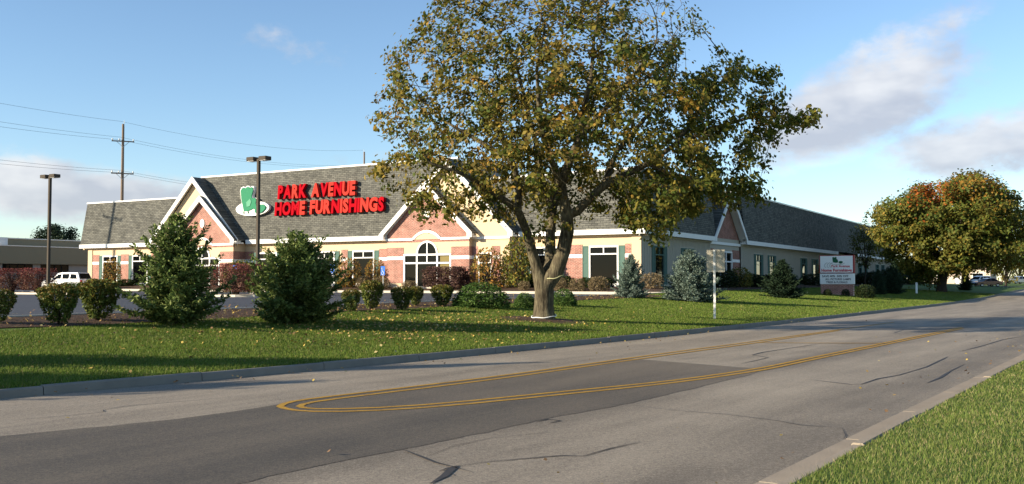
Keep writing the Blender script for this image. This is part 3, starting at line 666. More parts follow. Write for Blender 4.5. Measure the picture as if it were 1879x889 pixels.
mb = MB(); mb.box(-65.4, -65.2, 0.003, 114, .6, EV0-.01); mb.box(-65.4, -65.2, 1.2, 114, EV0, RW-.41); S('wall', mb, M['cream'])
mb = MB(); mb.box(-65.3, -.5, 113.8, 114, .6, RW-.4); S('wall', mb, M['cream'])
mb = MB(); mb.add([(-66.2, -.5, EV1-.02), (-65.75, 0, RW), (-65.75, 12, RW), (-66.2, 12, EV1-.02)], [(0, 1, 2, 3)]); S('roof_end', mb, M['shingle_side'])
# right hand facade: board and batten siding
side_w = [(2.6, 4.6), (9.0, 11.0), (30.0, 32.0), (35.0, 37.0), (48.9, 50.9), (54.4, 56.4), (83.0, 85.0), (87.2, 89.2), (97, 99), (102, 104)]
SW0, SW1 = 1.66, 4.74
def side_wall(b0, b1, plane):
    ws = [w for w in side_w if b0 < w[0] and w[1] < b1]
    mb = MB(); wall_open(mb, b0, b1, .6, EV1, plane, [(w[0]+.03, w[1]-.03, SW0+.03, SW1-.03) for w in ws], .2, True); S('wall', mb, M['siding'])
    for w in ws: window(w[0], w[1], SW0, SW1, plane, True, transom=4.0, fw=.11, shw=.55)
    bt = MB(); b = b0+.2
    while b < b1-.1:
        if not any(w[0]-.7 < b < w[1]+.7 for w in ws): fbox(bt, b, b+.05, -.03, 0, .9, EV0-.15, plane, True)
        else:
            fbox(bt, b, b+.05, -.03, 0, SW1+.12, EV0-.15, plane, True)
        b += .33
    o = S('battens', bt, M['siding']); o['kind'] = 'stuff'
    return
side_wall(.003, 16.0, 0); side_wall(25.0, 66.3, 0); side_wall(79.2, 114, 0)
mb = MB(); mb.box(-.2, -.001, -.001, .0025, .6, EV0); S('wall', mb, M['siding'])
# gabled bay on the side: brick with a tall shop window
mb = MB(); wall_open(mb, 16.0, 25.0, .6, EV1, -.15, [(17.4, 22.6, 1.5, 4.75)], .2, True); S('wall', mb, M['siding'])
for s0, s1 in ((16.02, 17.3), (22.7, 24.98)):
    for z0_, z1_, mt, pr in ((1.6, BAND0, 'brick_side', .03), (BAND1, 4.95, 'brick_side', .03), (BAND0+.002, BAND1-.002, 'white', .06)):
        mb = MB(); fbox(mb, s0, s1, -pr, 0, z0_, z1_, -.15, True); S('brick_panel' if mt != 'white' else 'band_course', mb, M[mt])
mb = MB(); fr = [(17.35, 17.5), (19.1, 19.22), (20.8, 20.92), (22.5, 22.65)]
for a, b in fr: fbox(mb, a, b, -.05, .1, 1.5, 4.8, -.15, True)
fbox(mb, 17.5, 22.5, -.045, .1, 4.65, 4.8, -.15, True); fbox(mb, 17.5, 22.5, -.045, .1, 3.75, 3.87, -.15, True); fbox(mb, 17.5, 22.5, -.045, .1, 1.5, 1.62, -.15, True)
gw = S('window', mb, M['white'])
for (a, b), (c, d) in zip(fr, fr[1:]):
    for z0_, z1_ in ((1.62, 3.75), (3.87, 4.65)): p = MB(); fbox(p, b, c, .05, .062, z0_, z1_, -.15, True); p.build('pane', M['glass_side'], gw)
mb = MB(); fbox(mb, 16, 25, -.14, 0, 5.35, 5.6, -.15, True); S('eyebrow_moulding', mb, M['white'])
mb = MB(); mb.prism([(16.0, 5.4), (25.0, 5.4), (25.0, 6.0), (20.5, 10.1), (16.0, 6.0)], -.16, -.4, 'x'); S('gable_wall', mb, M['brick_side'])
for s in (-1, 1):
    e = 20.5+s*4.9
    mb = MB(); mb.prism([(20.5, 10.5), (e, EV1), (e, EV1-.1), (20.5, 10.36)][::s], .52, -1.6, 'x'); S('gable_roof', mb, M['shingle_side'])
    mb = MB(); mb.prism([(20.5, 10.55), (e+s*.03, EV1+.02), (e+s*.03, EV0), (e-s*.4, EV0), (e-s*.4, EV1-.02), (20.5, 9.95)][::s], .64, .525, 'x'); S('rake_board', mb, M['white'])
    mb = MB(); mb.prism([(20.5, 10.3), (e-s*.1, EV1-.12), (e-s*.1, EV1-.2), (20.5, 10.2)][::s], .52, -.14, 'x'); S('soffit', mb, M['white'])
    mb = MB(); y0, y1 = sorted((e-s*.03, e-s*.38)); mb.box(-.1, .522, y0, y1, EV0+.003, EV1-.2); S('eave_return', mb, M['white'])
mb = MB(); mb.prism([(20.2, 8.9), (20.8, 8.9), (20.8, 8.4), (20.5, 7.95), (20.2, 8.4)], -.1, -.159, 'x'); S('medallion', mb, M['white'])
# recessed link between the two long sections
mb = MB(); mb.box(-1.4, -1.2, 66.3, 79.2, .6, EV1); S('wall', mb, M['siding'])
# foundation plinth in front of the walls
mb = MB(); fbox(mb, -11.0, .03, -.05, 0, .6, 1.62, 0); fbox(mb, -65.4, -53.4, -.05, 0, .6, 1.62, 0); fbox(mb, -41.6, -23.1, -.05, 0, .6, 1.62, 0); S('plinth', mb, M['cream'])
# entrance mats of concrete
for cx in (-45.88, -18.85):
    mb = MB(); mb.box(cx-2.4, cx+2.4, -3.2, -INN+.01, 1.0, 1.515); S('entrance_step', mb, M['concrete_pale'])

# ------------------------------------------------------------------ roof sign: separate raised letters
def text_mesh(ch, size, depth, fat=.0):
    cu = bpy.data.curves.new('t', 'FONT'); cu.body = ch; cu.size = size; cu.extrude = depth/2; cu.offset = fat; cu.resolution_u = 3; cu.bevel_depth = 0
    o = bpy.data.objects.new('t', cu); C.objects.link(o); bpy.context.view_layer.update()
    me = bpy.data.meshes.new_from_object(o.evaluated_get(bpy.context.evaluated_depsgraph_get())); bpy.data.objects.remove(o); bpy.data.curves.remove(cu)
    return me
def mesh_bounds(me):
    a = np.empty(len(me.vertices)*3, np.float32); me.vertices.foreach_get('co', a); a = a.reshape(-1, 3); return a.min(0), a.max(0)
def roof_letters(text, a0, a1, zb0, zb1, h, shades, name, label):
    root = empty(name, (0, 0, 0), BA); root.location = (9.9, 75.0, 0)
    tag(root, label, 'sign letters', 'red letters on the roof')
    adv = {}; x = 0; items = []
    for ch in text:
        if ch == ' ': x += .42; continue
        me = text_mesh(ch, 1.0, .2, .05); lo, hi = mesh_bounds(me); w = float(hi[0]-lo[0]); items.append((ch, me, x, lo, hi)); x += w+.055
    sc = (a1-a0)/(x-.055)
    for i, (ch, me, x0, lo, hi) in enumerate(items):
        xa = a0+x0*sc+.45; t = (xa-a0)/(a1-a0); zb = zb0+(zb1-zb0)*t
        kz = h/max(.2, float(hi[1]-lo[1]) if ch not in 'Q' else .73); kx = sc
        V = np.empty(len(me.vertices)*3, np.float32); me.vertices.foreach_get('co', V); V = V.reshape(-1, 3)
        zz = (V[:, 1]-lo[1])*kz; yy = V[:, 2]*1.6
        roof_y = -.5+.5*(zb+zz-EV1)/(RM-EV1)
        V2 = np.stack([xa+(V[:, 0]-lo[0])*kx, roof_y-.30-yy, zb+zz], 1); me.vertices.foreach_set('co', V2.ravel().astype(np.float32)); me.name = 'letter'
        me.flip_normals() if hasattr(me, 'flip_normals') and False else None
        bm = bmesh.new(); bm.from_mesh(me); bmesh.ops.recalc_face_normals(bm, faces=bm.faces); bm.to_mesh(me); bm.free(); me.update()
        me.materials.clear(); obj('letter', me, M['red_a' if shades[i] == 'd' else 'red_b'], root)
    return root
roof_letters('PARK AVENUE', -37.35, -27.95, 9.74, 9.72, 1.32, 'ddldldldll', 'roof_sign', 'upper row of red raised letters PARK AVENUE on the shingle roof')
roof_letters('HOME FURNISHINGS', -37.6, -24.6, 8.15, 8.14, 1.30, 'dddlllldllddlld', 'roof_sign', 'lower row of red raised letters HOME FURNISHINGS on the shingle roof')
def chair_logo():
    root = empty('chair_emblem', (9.9, 75.0, 0), BA); tag(root, 'green wing chair and ottoman emblem on white oval, mounted on the roof', 'emblem')
    def ry(z): return -.5+.5*(z-EV1)/(RM-EV1)
    def plate(name, poly, d0, d1, mat):
        mb = MB(); n = len(poly); vs = [(a+.35, ry(z)-d0, z) for a, z in poly]+[(a+.35, ry(z)-d1, z) for a, z in poly]
        mb.add(vs, [tuple(range(n)), tuple(range(2*n-1, n-1, -1))]+[(i, i+n, (i+1) % n+n, (i+1) % n) for i in range(n)]); return mb.build(name, mat, root)
    ell = lambda cx, cz, rx, rz, n=28: [(cx+rx*math.cos(2*math.pi*i/n), cz+rz*math.sin(2*math.pi*i/n)) for i in range(n)]
    plate('oval_base', ell(-40.5, 8.98, 2.2, .72), .10, .40, M['white'])
    chair = [(-41.5, 8.75), (-41.7, 9.3), (-41.95, 10.0), (-42.1, 10.75), (-41.98, 11.0), (-41.72, 11.08), (-41.5, 10.98), (-41.3, 11.12), (-41.05, 11.1), (-40.9, 10.95), (-40.72, 11.08), (-40.5, 11.02), (-40.45, 10.7), (-40.6, 10.2), (-40.5, 9.95), (-40.15, 10.0), (-39.95, 9.8), (-40.0, 9.5), (-39.85, 9.15), (-40.0, 8.85), (-40.3, 8.95), (-40.75, 8.8), (-41.0, 8.72)]
    plate('chair_outline', [(-41.0+(a+41.0)*1.13, 9.9+(z-9.9)*1.09) for a, z in chair], .12, .44, M['white'])
    plate('chair', chair, .44, .52, M['sign_green'])
    plate('ottoman', [(-40.0, 8.55), (-40.05, 9.0), (-39.6, 9.3), (-39.0, 9.32), (-38.65, 9.1), (-38.7, 8.85), (-39.1, 8.55), (-39.6, 8.45)], .405, .53, M['sign_green'])
    plate('armrest', [(-41.2, 9.6), (-40.7, 9.95), (-40.55, 9.6), (-40.7, 9.2), (-41.1, 9.15)], .521, .56, plain('sign_light_green', (.07, .27, .155), .45))
    for a in (-41.6, -41.0, -39.9): plate('leg', [(a, 8.5), (a+.1, 8.5), (a+.1, 8.76), (a, 8.76)], .405, .47, M['sign_green2'])
chair_logo()

# ================================================================== STREET FURNITURE, POLES, WIRES, SIGNS
def lamp_post(u, v, H, label):
    x, y = xy(u, v); z = float(lotz(u)); root = empty('lamp_post', (x, y, z), BA)
    tag(root, label, 'lamp post', 'parking lot lamp posts')
    mb = MB(); mb.tube([(0, 0, 0), (0, 0, .75)], [.30, .28], 14); mb.build('base', M['concrete_pale'], root)
    mb = MB(); mb.prism([(-.10, -.10), (.10, -.10), (.10, .10), (-.10, .10)], .75, H-.05, 'z'); mb.build('pole', M['metal_dark'], root, .02)
    mb = MB(); mb.box(-.5, .5, -.04, .04, H-.12, H-.04); mb.build('arm', M['metal_dark'], root)
    for s in (-1, 1):
        mb = MB(); mb.box(s*.22, s*.88, -.28, .28, H-.17, H+.09); hd = mb.build('lamp_head', M['metal_dark'], root, .03)
        mb = MB(); mb.box(s*.27, s*.83, -.23, .23, H-.185, H-.168); mb.build('lens', M['metal_grey'], hd)
    return root
lamp_post(46.9, 68.4, 9.05, 'bronze twin head lamp post in the left planting island, beside the red shrubs')
lamp_post(47.4, 47.1, 9.1, 'bronze twin head lamp post standing in front of the chair emblem')
def util_pole(P, H, rz, arms, label, far=False):
    root = empty('utility_pole', P, rz); tag(root, label, 'utility pole', 'wooden utility poles')
    mb = MB(); mb.tube([(0, 0, -.5), (0, 0, H*.5), (0, 0, H)], [.24, .20, .15], 12); mb.build('pole', M['wood_pole'], root)
    for z in arms:
        mb = MB(); mb.box(-1.35, 1.35, -.22, -.10, z-.07, z+.07); a = mb.build('cross_arm', M['wood_pole'], root)
        mb = MB()
        for s in (-1, 1): mb.tube([(s*.75, -.17, z-.05), (0, -.17, z-.75)], .03, 6)
        mb.build('brace', M['metal_grey'], a)
        for xx in (-1.25, -.45, 1.25):
            mb = MB(); mb.tube([(xx, -.16, z+.07), (xx, -.16, z+.16), (xx, -.16, z+.30), (xx, -.16, z+.34)], [.03, .075, .075, .03], 8); mb.build('insulator', M['metal_grey'], a)
    mb = MB(); mb.tube([(.12, -.1, H-.3), (.12, -.1, H+.45)], .03, 6); mb.build('top_pin', M['metal_grey'], root)
    return root
PD = 125.0
pb = at_depth(221.5, 514, PD); pz = 1.3
ptop = at_depth(221.5, 228, PD)[2]; a1 = at_depth(221, 260, PD)[2]; a2 = at_depth(221, 319, PD)[2]
FD = 190.0; fb = at_depth(667, 515, FD); ftop = at_depth(667, 279, FD)[2]
ldir = math.atan2(fb[1]-pb[1], fb[0]-pb[0])
util_pole((pb[0], pb[1], pz), ptop-pz, R(23), (a1-pz, a2-pz), 'tall wooden utility pole with two cross arms rising behind the left wing')
util_pole((fb[0], fb[1], pz), ftop-pz, ldir+R(90), (ftop-pz-3.0, ftop-pz-6.6), 'far utility pole whose tip shows just above the main roof')
sp_ = np.array([pb[0]-(fb[0]-pb[0])*1.1, pb[1]-(fb[1]-pb[1])*1.1])
# pole off to the left whose shadow falls across the left wing roof
ax_, ay_ = 9.9+math.cos(BA)*-61.0-math.sin(BA)*.2, 75+math.sin(BA)*-61.0+math.cos(BA)*.2
tt = 34.0; opx, opy = ax_-SUN_TO.x*tt, ay_-SUN_TO.y*tt; lift = tt*math.tan(SUN_EL)
util_pole((opx, opy, 1.0), 9.9+lift+4-1, R(112), (8.55+lift-1.0, 12.0+lift-1), 'wooden utility pole at the far left edge of the parking lot')
def wire(A, B, sag, label, r=.014):
    mb = MB(); n = 14; mb.tube([(A[0]+(B[0]-A[0])*i/n, A[1]+(B[1]-A[1])*i/n, A[2]+(B[2]-A[2])*i/n-sag*4*(i/n)*(1-i/n)) for i in range(n+1)], r, 5)
    tag(mb.build('power_line', M['wire']), label, 'power line', 'power lines')
LD = 78.0
def wire_pair(yl, yp, yf, nm):
    A = at_depth(-120, yl-(yp-yl)*120/221, LD+14); B = at_depth(221, yp, PD); F = at_depth(667, yf, FD)
    wire(A, B, .2, nm+' overhead wire running left from the tall wooden pole')
    wire(B, F, 1.3, nm+' overhead wire running right from the tall wooden pole')
wire_pair(187, 223, 276, 'topmost'); wire_pair(221, 252, 303, 'second'); wire_pair(230, 257, 306, 'third'); wire_pair(291, 313, 352, 'fourth'); wire_pair(298, 317, 358, 'lowest')

def flat_text(body, size, parent, mat, loc, rot, name='lettering', align='CENTER', fat=0, width=None):
    cu = bpy.data.curves.new('t', 'FONT'); cu.body = body; cu.size = size; cu.align_x = align; cu.extrude = .004; cu.offset = fat; cu.resolution_u = 2
    o = bpy.data.objects.new('t', cu); C.objects.link(o); bpy.context.view_layer.update()
    me = bpy.data.meshes.new_from_object(o.evaluated_get(bpy.context.evaluated_depsgraph_get())); bpy.data.objects.remove(o); bpy.data.curves.remove(cu)
    me.materials.clear(); r = obj(name, me, mat, parent); r.location = loc; r.rotation_euler = rot
    if width:
        lo, hi = mesh_bounds(me); r.scale = (width/float(hi[0]-lo[0]), 1, 1)
    return r
# monument sign
def monument():
    P = ground_at(1537, 541.5); root = empty('monument_sign', (P[0], P[1], P[2]-.05), BA); k = 1/ppm(P)
    tag(root, 'white store sign cabinet with chair emblem on a red brick base', 'monument sign')
    W2 = 1.42; hb = 19.5*k+.05; h1 = hb+20*k; h2 = h1+33*k
    mb = MB(); mb.box(-W2+.06, W2-.06, -.28, .28, -.3, hb); mb.build('brick_base', M['brick'], root)
    mb = MB(); mb.box(-W2, W2, -.3, .3, hb+.002, h1-.03); c1 = mb.build('letter_board', M['white'], root, .02)
    mb = MB(); mb.box(-W2-.03, W2+.03, -.32, .32, h1, h2); c2 = mb.build('cabinet', M['sign_red'], root, .02)
    mb = MB(); mb.box(-W2+.05, W2-.05, -.335, -.319, h1+.06, h2-.06); f2 = mb.build('sign_face', M['white'], root)
    y = -.345; rx = (R(90), 0, 0)
    flat_text('Park Avenue', .30, f2, M['sign_pink'], (.35, y, h1+.52), rx, width=1.55, fat=.006)
    flat_text('Home Furnishings', .34, f2, M['sign_pink'], (0, y, h1+.15), rx, width=2.55, fat=.012)
    h3 = h1-.03-hb
    flat_text('SAVE 40%  30% OFF', .24, c1, M['black'], (-.12, -.31, hb+h3*.67), rx, width=2.2, fat=.004)
    flat_text('ALL PICTURES LAMPS', .24, c1, M['black'], (.12, -.31, hb+h3*.38), rx, width=2.15, fat=.004)
    flat_text('TREES & FLORALS', .24, c1, M['black'], (0, -.31, hb+h3*.10), rx, width=1.8, fat=.004)
    def poly(name, pts, mat):
        m2 = MB(); m2.prism(pts, y-.012, y+.008); return m2.build(name, mat, f2)
    cz = h2-.62
    poly('chair_emblem', [(-.28, cz), (-.34, cz+.42), (-.25, cz+.47), (-.15, cz+.42), (-.05, cz+.47), (.03, cz+.43), (.02, cz+.28), (.1, cz+.25), (.16, cz+.1), (.12, cz-.02), (-.05, cz-.04)], M['sign_green2'])
    poly('ottoman_emblem', [(.18, cz-.02), (.24, cz+.1), (.42, cz+.12), (.56, cz+.05), (.5, cz-.07), (.32, cz-.12)], M['sign_green2'])
    for i in range(3):
        m2 = MB(); x0 = -1.0+.22*i; m2.tube([(x0+.26, y-.005, h1+.92), (x0+.12, y-.005, h1+.88), (x0, y-.005, h1+.72), (x0+.02, y-.005, h1+.56), (x0+.12, y-.005, h1+.5)], .012, 5); m2.build('flourish', M['black'], f2)
    m2 = MB(); m2.tube([(-.45, y-.005, cz-.1), (-.2, y-.005, cz-.18), (.2, y-.005, cz-.22), (.6, y-.005, cz-.14), (.7, y-.005, cz-.05)], .01, 5); m2.build('flourish', M['black'], f2)
monument()
# street sign seen from its back
def sign_post():
    P = ground_at(1311.5, 586); root = empty('street_sign', tuple(P), R(-14)); tag(root, 'plain metal road sign seen from behind on a white post near the kerb', 'street sign')
    k = 1/ppm(P); top = 127*k
    mb = MB(); mb.box(-.03, .03, -.02, .02, -.3, top+.0); mb.box(-.05, -.0301, -.021, -.012, -.3, top); mb.box(.0301, .05, -.021, -.012, -.3, top); mb.build('post', M['white'], root)
    mb = MB(); mb.prism([(-.33, top-.98), (.45, top-.98), (.45, top), (-.33, top)], .021, .027); mb.build('panel', M['alu'], root, .0)
    mb = MB()
    for z in (top-.2, top-.8): mb.tube([(.0, -.03, z), (.0, .03, z)], .018, 8)
    mb.build('bolt', M['metal_grey'], root)
sign_post()
def parking_sign(px, py, top_px, label):
    P = at(px, py, float(lotz(60))+.1); root = empty('parking_sign', tuple(P), BA); k = 1/ppm(P); H = (py-top_px)*k
    tag(root, label, 'parking sign', 'blue accessible parking signs')
    mb = MB(); mb.tube([(0, 0, -.2), (0, 0, H)], .03, 8); mb.build('post', M['metal_grey'], root)
    mb = MB(); mb.box(-.19, .19, -.05, -.03, H-.66, H); pl = mb.build('plate', M['blue'], root)
    mb = MB(); z = H-.45; y = -.056
    rr = [(.0+.11*math.cos(t), z-.06+.11*math.sin(t)) for t in np.linspace(R(150), R(380), 12)]
    for a, b in zip(rr, rr[1:]): mb.tube([(a[0], y, a[1]), (b[0], y, b[1])], .02, 5)
    mb.tube([(-.05, y, z+.25), (-.03, y, z+.05), (.07, y, z+.04), (.12, y, z-.1)], .025, 5); mb.tube([(-.05, y, z+.27), (-.05, y, z+.33)], .045, 6)
    mb.build('wheelchair_symbol', M['white_paint'], pl)
parking_sign(703, 537, 489, 'blue accessible parking sign beside the orange tree by the entrance')
parking_sign(610, 538, 486, 'blue accessible parking sign half hidden behind the broad spruce')
parking_sign(431, 536, 487, 'blue accessible parking sign above the reddish hedge')
P = ground_at(1682, 539); root = empty('marker_post', tuple(P)); tag(root, 'short white marker post in the shaded lawn', 'marker post')
mb = MB(); mb.prism([(-.10, -.06), (.10, -.06), (.10, .06), (-.10, .06)], -.2, 1.15, 'z'); mb.build('post', M['white'], root, .02)
mb = MB(); mb.box(-.11, .11, -.07, .07, 1.0, 1.1); mb.build('cap_band', M['metal_grey'], root)

# ------------------------------------------------------------------ vehicles
def wheel(parent, x, y, r, s):
    w = empty('wheel', (x, y, r), 0, parent); w.rotation_euler = (0, 0, 0)
    mb = MB(); prof = [(r*.62, -.11), (r*.93, -.11), (r, -.06), (r, .06), (r*.93, .11), (r*.62, .11)]; n = 18; vs = []; fs = []
    for i in range(n):
        t = 2*math.pi*i/n
        for q, d in prof: vs.append((q*math.cos(t), d, q*math.sin(t)))
    m_ = len(prof)
    for i in range(n):
        for j in range(m_): fs.append((i*m_+j, ((i+1) % n)*m_+j, ((i+1) % n)*m_+(j+1) % m_, i*m_+(j+1) % m_))
    mb.add(vs, fs, True); mb.build('tyre', M['rubber'], w)
    mb = MB(); mb.tube([(0, -.1, 0), (0, .1, 0)], [r*.63, r*.63], 16); mb.build('rim', M['metal_grey'], w)
def vehicle(name, P, rz, prof_low, prof_top, width, paint, label, cat, windows, wheels, wr, group=None):
    """prof_low: side outline of the lower body (x,z); prof_top: outline of the cabin; cabin tapers inwards"""
    root = empty(name, tuple(P), rz); tag(root, label, cat, group); w = width/2
    def loft(prof, ins):   # three-slice body: full width in the middle, slightly narrower at the skin
        mb = MB(); n = len(prof); ys = [-w, -w*.96, w*.96, w]; zc = sum(p[1] for p in prof)/n; xc = sum(p[0] for p in prof)/n; vs = []
        for k, y in enumerate(ys):
            sc = .97 if k in (0, 3) else 1.0
            for x, z in prof:
                yy = y*(1-ins*max(0, (z-prof[0][1]))/1.0) if ins else y
                vs.append((xc+(x-xc)*sc, yy, zc+(z-zc)*sc))
        fs = []
        for k in range(3):
            for j in range(n): fs.append((k*n+j, k*n+(j+1) % n, (k+1)*n+(j+1) % n, (k+1)*n+j))
        fs += [tuple(range(n-1, -1, -1)), tuple(range(3*n, 4*n))]; mb.add(vs, fs); return mb
    loft(prof_low, 0).build('body', paint, root, .03); cab = loft(prof_top, .22).build('cabin', paint, root, .03)
    for poly in windows:
        for s in (-1, 1):
            mb = MB(); z0 = prof_top[0][1]
            yy = lambda z: s*(w*(1-.22*max(0, z-z0))+.004)
            mb.add([(x, yy(z), z) for x, z in poly], [tuple(range(len(poly)))[::s]]); mb.build('window', M['glass'], root)
    for x0, z0, x1, z1 in ((prof_top[0][0], prof_top[0][1], prof_top[1][0], prof_top[1][1]), (prof_top[-1][0], prof_top[-1][1], prof_top[-2][0], prof_top[-2][1])):
        d = 1 if x0 > prof_top[len(prof_top)//2][0] else -1
        mb = MB(); f = lambda t: (x0+(x1-x0)*t+d*.012, z0+(z1-z0)*t)
        a, b = f(.12), f(.9); wb = w*(1-.22*(a[1]-prof_top[0][1]))*.88; wt = w*(1-.22*(b[1]-prof_top[0][1]))*.88
        mb.add([(a[0], -wb, a[1]), (a[0], wb, a[1]), (b[0], wt, b[1]), (b[0], -wt, b[1])], [(0, 1, 2, 3)]); mb.build('windscreen', M['glass'], root)
    for x in wheels:
        for s in (-1, 1): wheel(root, x, s*(w-.10), wr, s)
    xr = min(p[0] for p in prof_low); xf = max(p[0] for p in prof_low); zt = prof_low[len(prof_low)//2][1]
    for s in (-1, 1):
        mb = MB(); mb.box(xr-.02, xr+.06, s*(w-.3), s*(w-.06), zt*.72, zt*.95); mb.build('tail_lamp', M['lamp_red'], root)
        mb = MB(); mb.box(xf-.06, xf+.02, s*(w-.45), s*(w-.1), zt*.62, zt*.80); mb.build('headlamp', M['metal_grey'], root)
        mb = MB(); mb.box(prof_top[0][0]*.75, prof_top[0][0]*.75+.12, s*(w+.0), s*(w+.18), zt+.02, zt+.16); mb.build('mirror', paint, root)
    mb = MB(); mb.box(xr-.06, xr+.05, -w*.92, w*.92, .35, .55); mb.box(xf-.05, xf+.06, -w*.92, w*.92, .35, .55); mb.build('bumper', M['rubber'], root)
    return root
def suv(P, rz, paint, label, group=None):
    low = [(2.35, .38), (2.38, .75), (2.2, .98), (1.0, 1.08), (-2.25, 1.10), (-2.3, .9), (-2.32, .42)]
    top = [(1.15, 1.06), (.45, 1.72), (-.2, 1.80), (-1.9, 1.78), (-2.25, 1.08)]
    wins = [[(.98, 1.14), (.42, 1.62), (.0, 1.66), (.0, 1.14)], [(-.1, 1.14), (-.1, 1.66), (-.95, 1.66), (-.95, 1.14)], [(-1.05, 1.14), (-1.05, 1.66), (-1.75, 1.63), (-1.95, 1.14)]]
    return vehicle('parked_van', P, rz, low, top, 1.85, paint, label, 'van', wins, (1.45, -1.4), .36, group)
def sedan(P, rz, paint, label, group=None):
    low = [(2.3, .30), (2.35, .62), (2.1, .80), (.9, .92), (-1.6, .95), (-2.3, .88), (-2.35, .6), (-2.3, .32)]
    top = [(1.1, .90), (.3, 1.36), (-.2, 1.43), (-.9, 1.40), (-1.75, .93)]
    wins = [[(.92, .97), (.28, 1.32), (-.15, 1.36), (-.15, .97)], [(-.24, .97), (-.24, 1.36), (-.85, 1.34), (-1.45, .97)]]
    return vehicle('parked_car', P, rz, low, top, 1.78, paint, label, 'car', wins, (1.42, -1.38), .32, group)
vp = at_depth(124, 520, 98.0); vp[2] = float(lotz(uv(vp[0], vp[1])[0]))
sc_ = suv(vp, BA+R(193), M['carwhite'], 'white van parked in the lot beside the left end of the store')
def put_car(px, py, D, fn, rz, paint, label, group=None):
    P = at_depth(px, py, D); P[2] = max(ground_z(P[0], P[1]), P[2]-.02); return fn(P, rz, paint, label, group)
put_car(1811, 530.0, 165, sedan, R(188), M['carred'], 'dark red car parked side on at the far end of the lawn', 'cars parked beyond the lawn')
put_car(1797, 527.5, 178, suv, R(205), M['carwhite'], 'white van half hidden behind the dark red parked car', 'cars parked beyond the lawn')
put_car(1868, 521.0, 190, sedan, R(200), M['cargrey'], 'silver car at the far right edge beyond the trees', 'cars parked beyond the lawn')

# ------------------------------------------------------------------ neighbouring building on the left, house far right
def neighbour():
    D0 = at_depth(70, 500, 135.0); root = empty('office_building', (D0[0], D0[1], 1.1), BA+R(90)); tag(root, 'low brown office building with a dark panelled upper wall at far left', 'building')
    # local x runs away along the face; the face looks to -y
    h = lambda py: CZ+(517.5-py)*135.0/FPX-1.1
    L0, L1 = -60, 60; zt, zs, zm = h(438), h(454), h(485)
    mb = MB(); wins = [(-19+i*7.4, -19+i*7.4+5.6) for i in range(8)]
    # windows along the lower wall
    def px2x(px):  # where the photo's column meets the face
        d = ray(px, 500); n = Vector((-math.sin(BA+R(90)), math.cos(BA+R(90)))); c = n.x*D0[0]+n.y*D0[1]; t = c/(n.x*d[0]+n.y*d[1]); X, Y = d[0]*t-D0[0], d[1]*t-D0[1]
        a = BA+R(90); return X*math.cos(a)+Y*math.sin(a)
    ws = [(px2x(4), px2x(60)), (px2x(74), px2x(126)), (px2x(4)-18, px2x(4)-5), (px2x(126)+4, px2x(126)+14)]
    mb2 = MB()
    def wo(mb, a0, a1, z0, z1, ops):
        wall_open(mb, a0, a1, z0, z1, 0, ops, .25)
    wo(mb, L0, L1, 0, zm, [(a, b, h(500), h(485.5)) for a, b in ws]); mb.build('lower_wall', M['neigh2'], root)
    for a, b in ws:
        fr = MB(); fr.box(a, b, .02, .12, h(500), h(500)+.1); fr.box(a, b, .02, .12, h(485.5)-.1, h(485.5)); n = 4
        for i in range(n+1): x = a+(b-a)*i/n; fr.box(x-.06, x+.06, .021, .119, h(500)+.1, h(485.5)-.1)
        w = fr.build('window', M['rubber'], root)
        for i in range(n): p = MB(); p.box(a+(b-a)*i/n+.06, a+(b-a)*(i+1)/n-.06, .08, .09, h(500)+.1, h(485.5)-.1); p.build('pane', M['glass'], w)
    mb = MB(); mb.box(L0, L1, -.5, .3, zm, zs); mb.build('upper_wall', M['neigh'], root)
    mb = MB(); mb.box(L0-.05, L1+.05, -.58, .3, zs+.002, zs+.14); mb.build('coping', M['metal_grey'], root)
    mb = MB(); mb.box(L0, L1, 4.0, 4.3, zs, zt); mb.build('rear_parapet', M['neigh'], root); mb = MB(); mb.box(L0-.05, L1+.05, 3.9, 4.35, zt+.002, zt+.14); mb.build('coping', M['metal_grey'], root)
    mb = MB(); mb.box(L0, L1, .3, 24, zs-.3, zs-.15); mb.build('flat_roof', M['flatroof'], root)
    mb = MB(); mb.box(L0, L0+.3, .26, 24, 0, zs-.31); mb.box(L1-.3, L1, .26, 24, 0, zs-.31); mb.build('end_wall', M['neigh'], root)
    for x in (px2x(1),): mb = MB(); mb.box(x, x+1.3, .6, 1.8, zs-.1, zs+1.2); mb.build('roof_unit', M['white'], root)
neighbour()
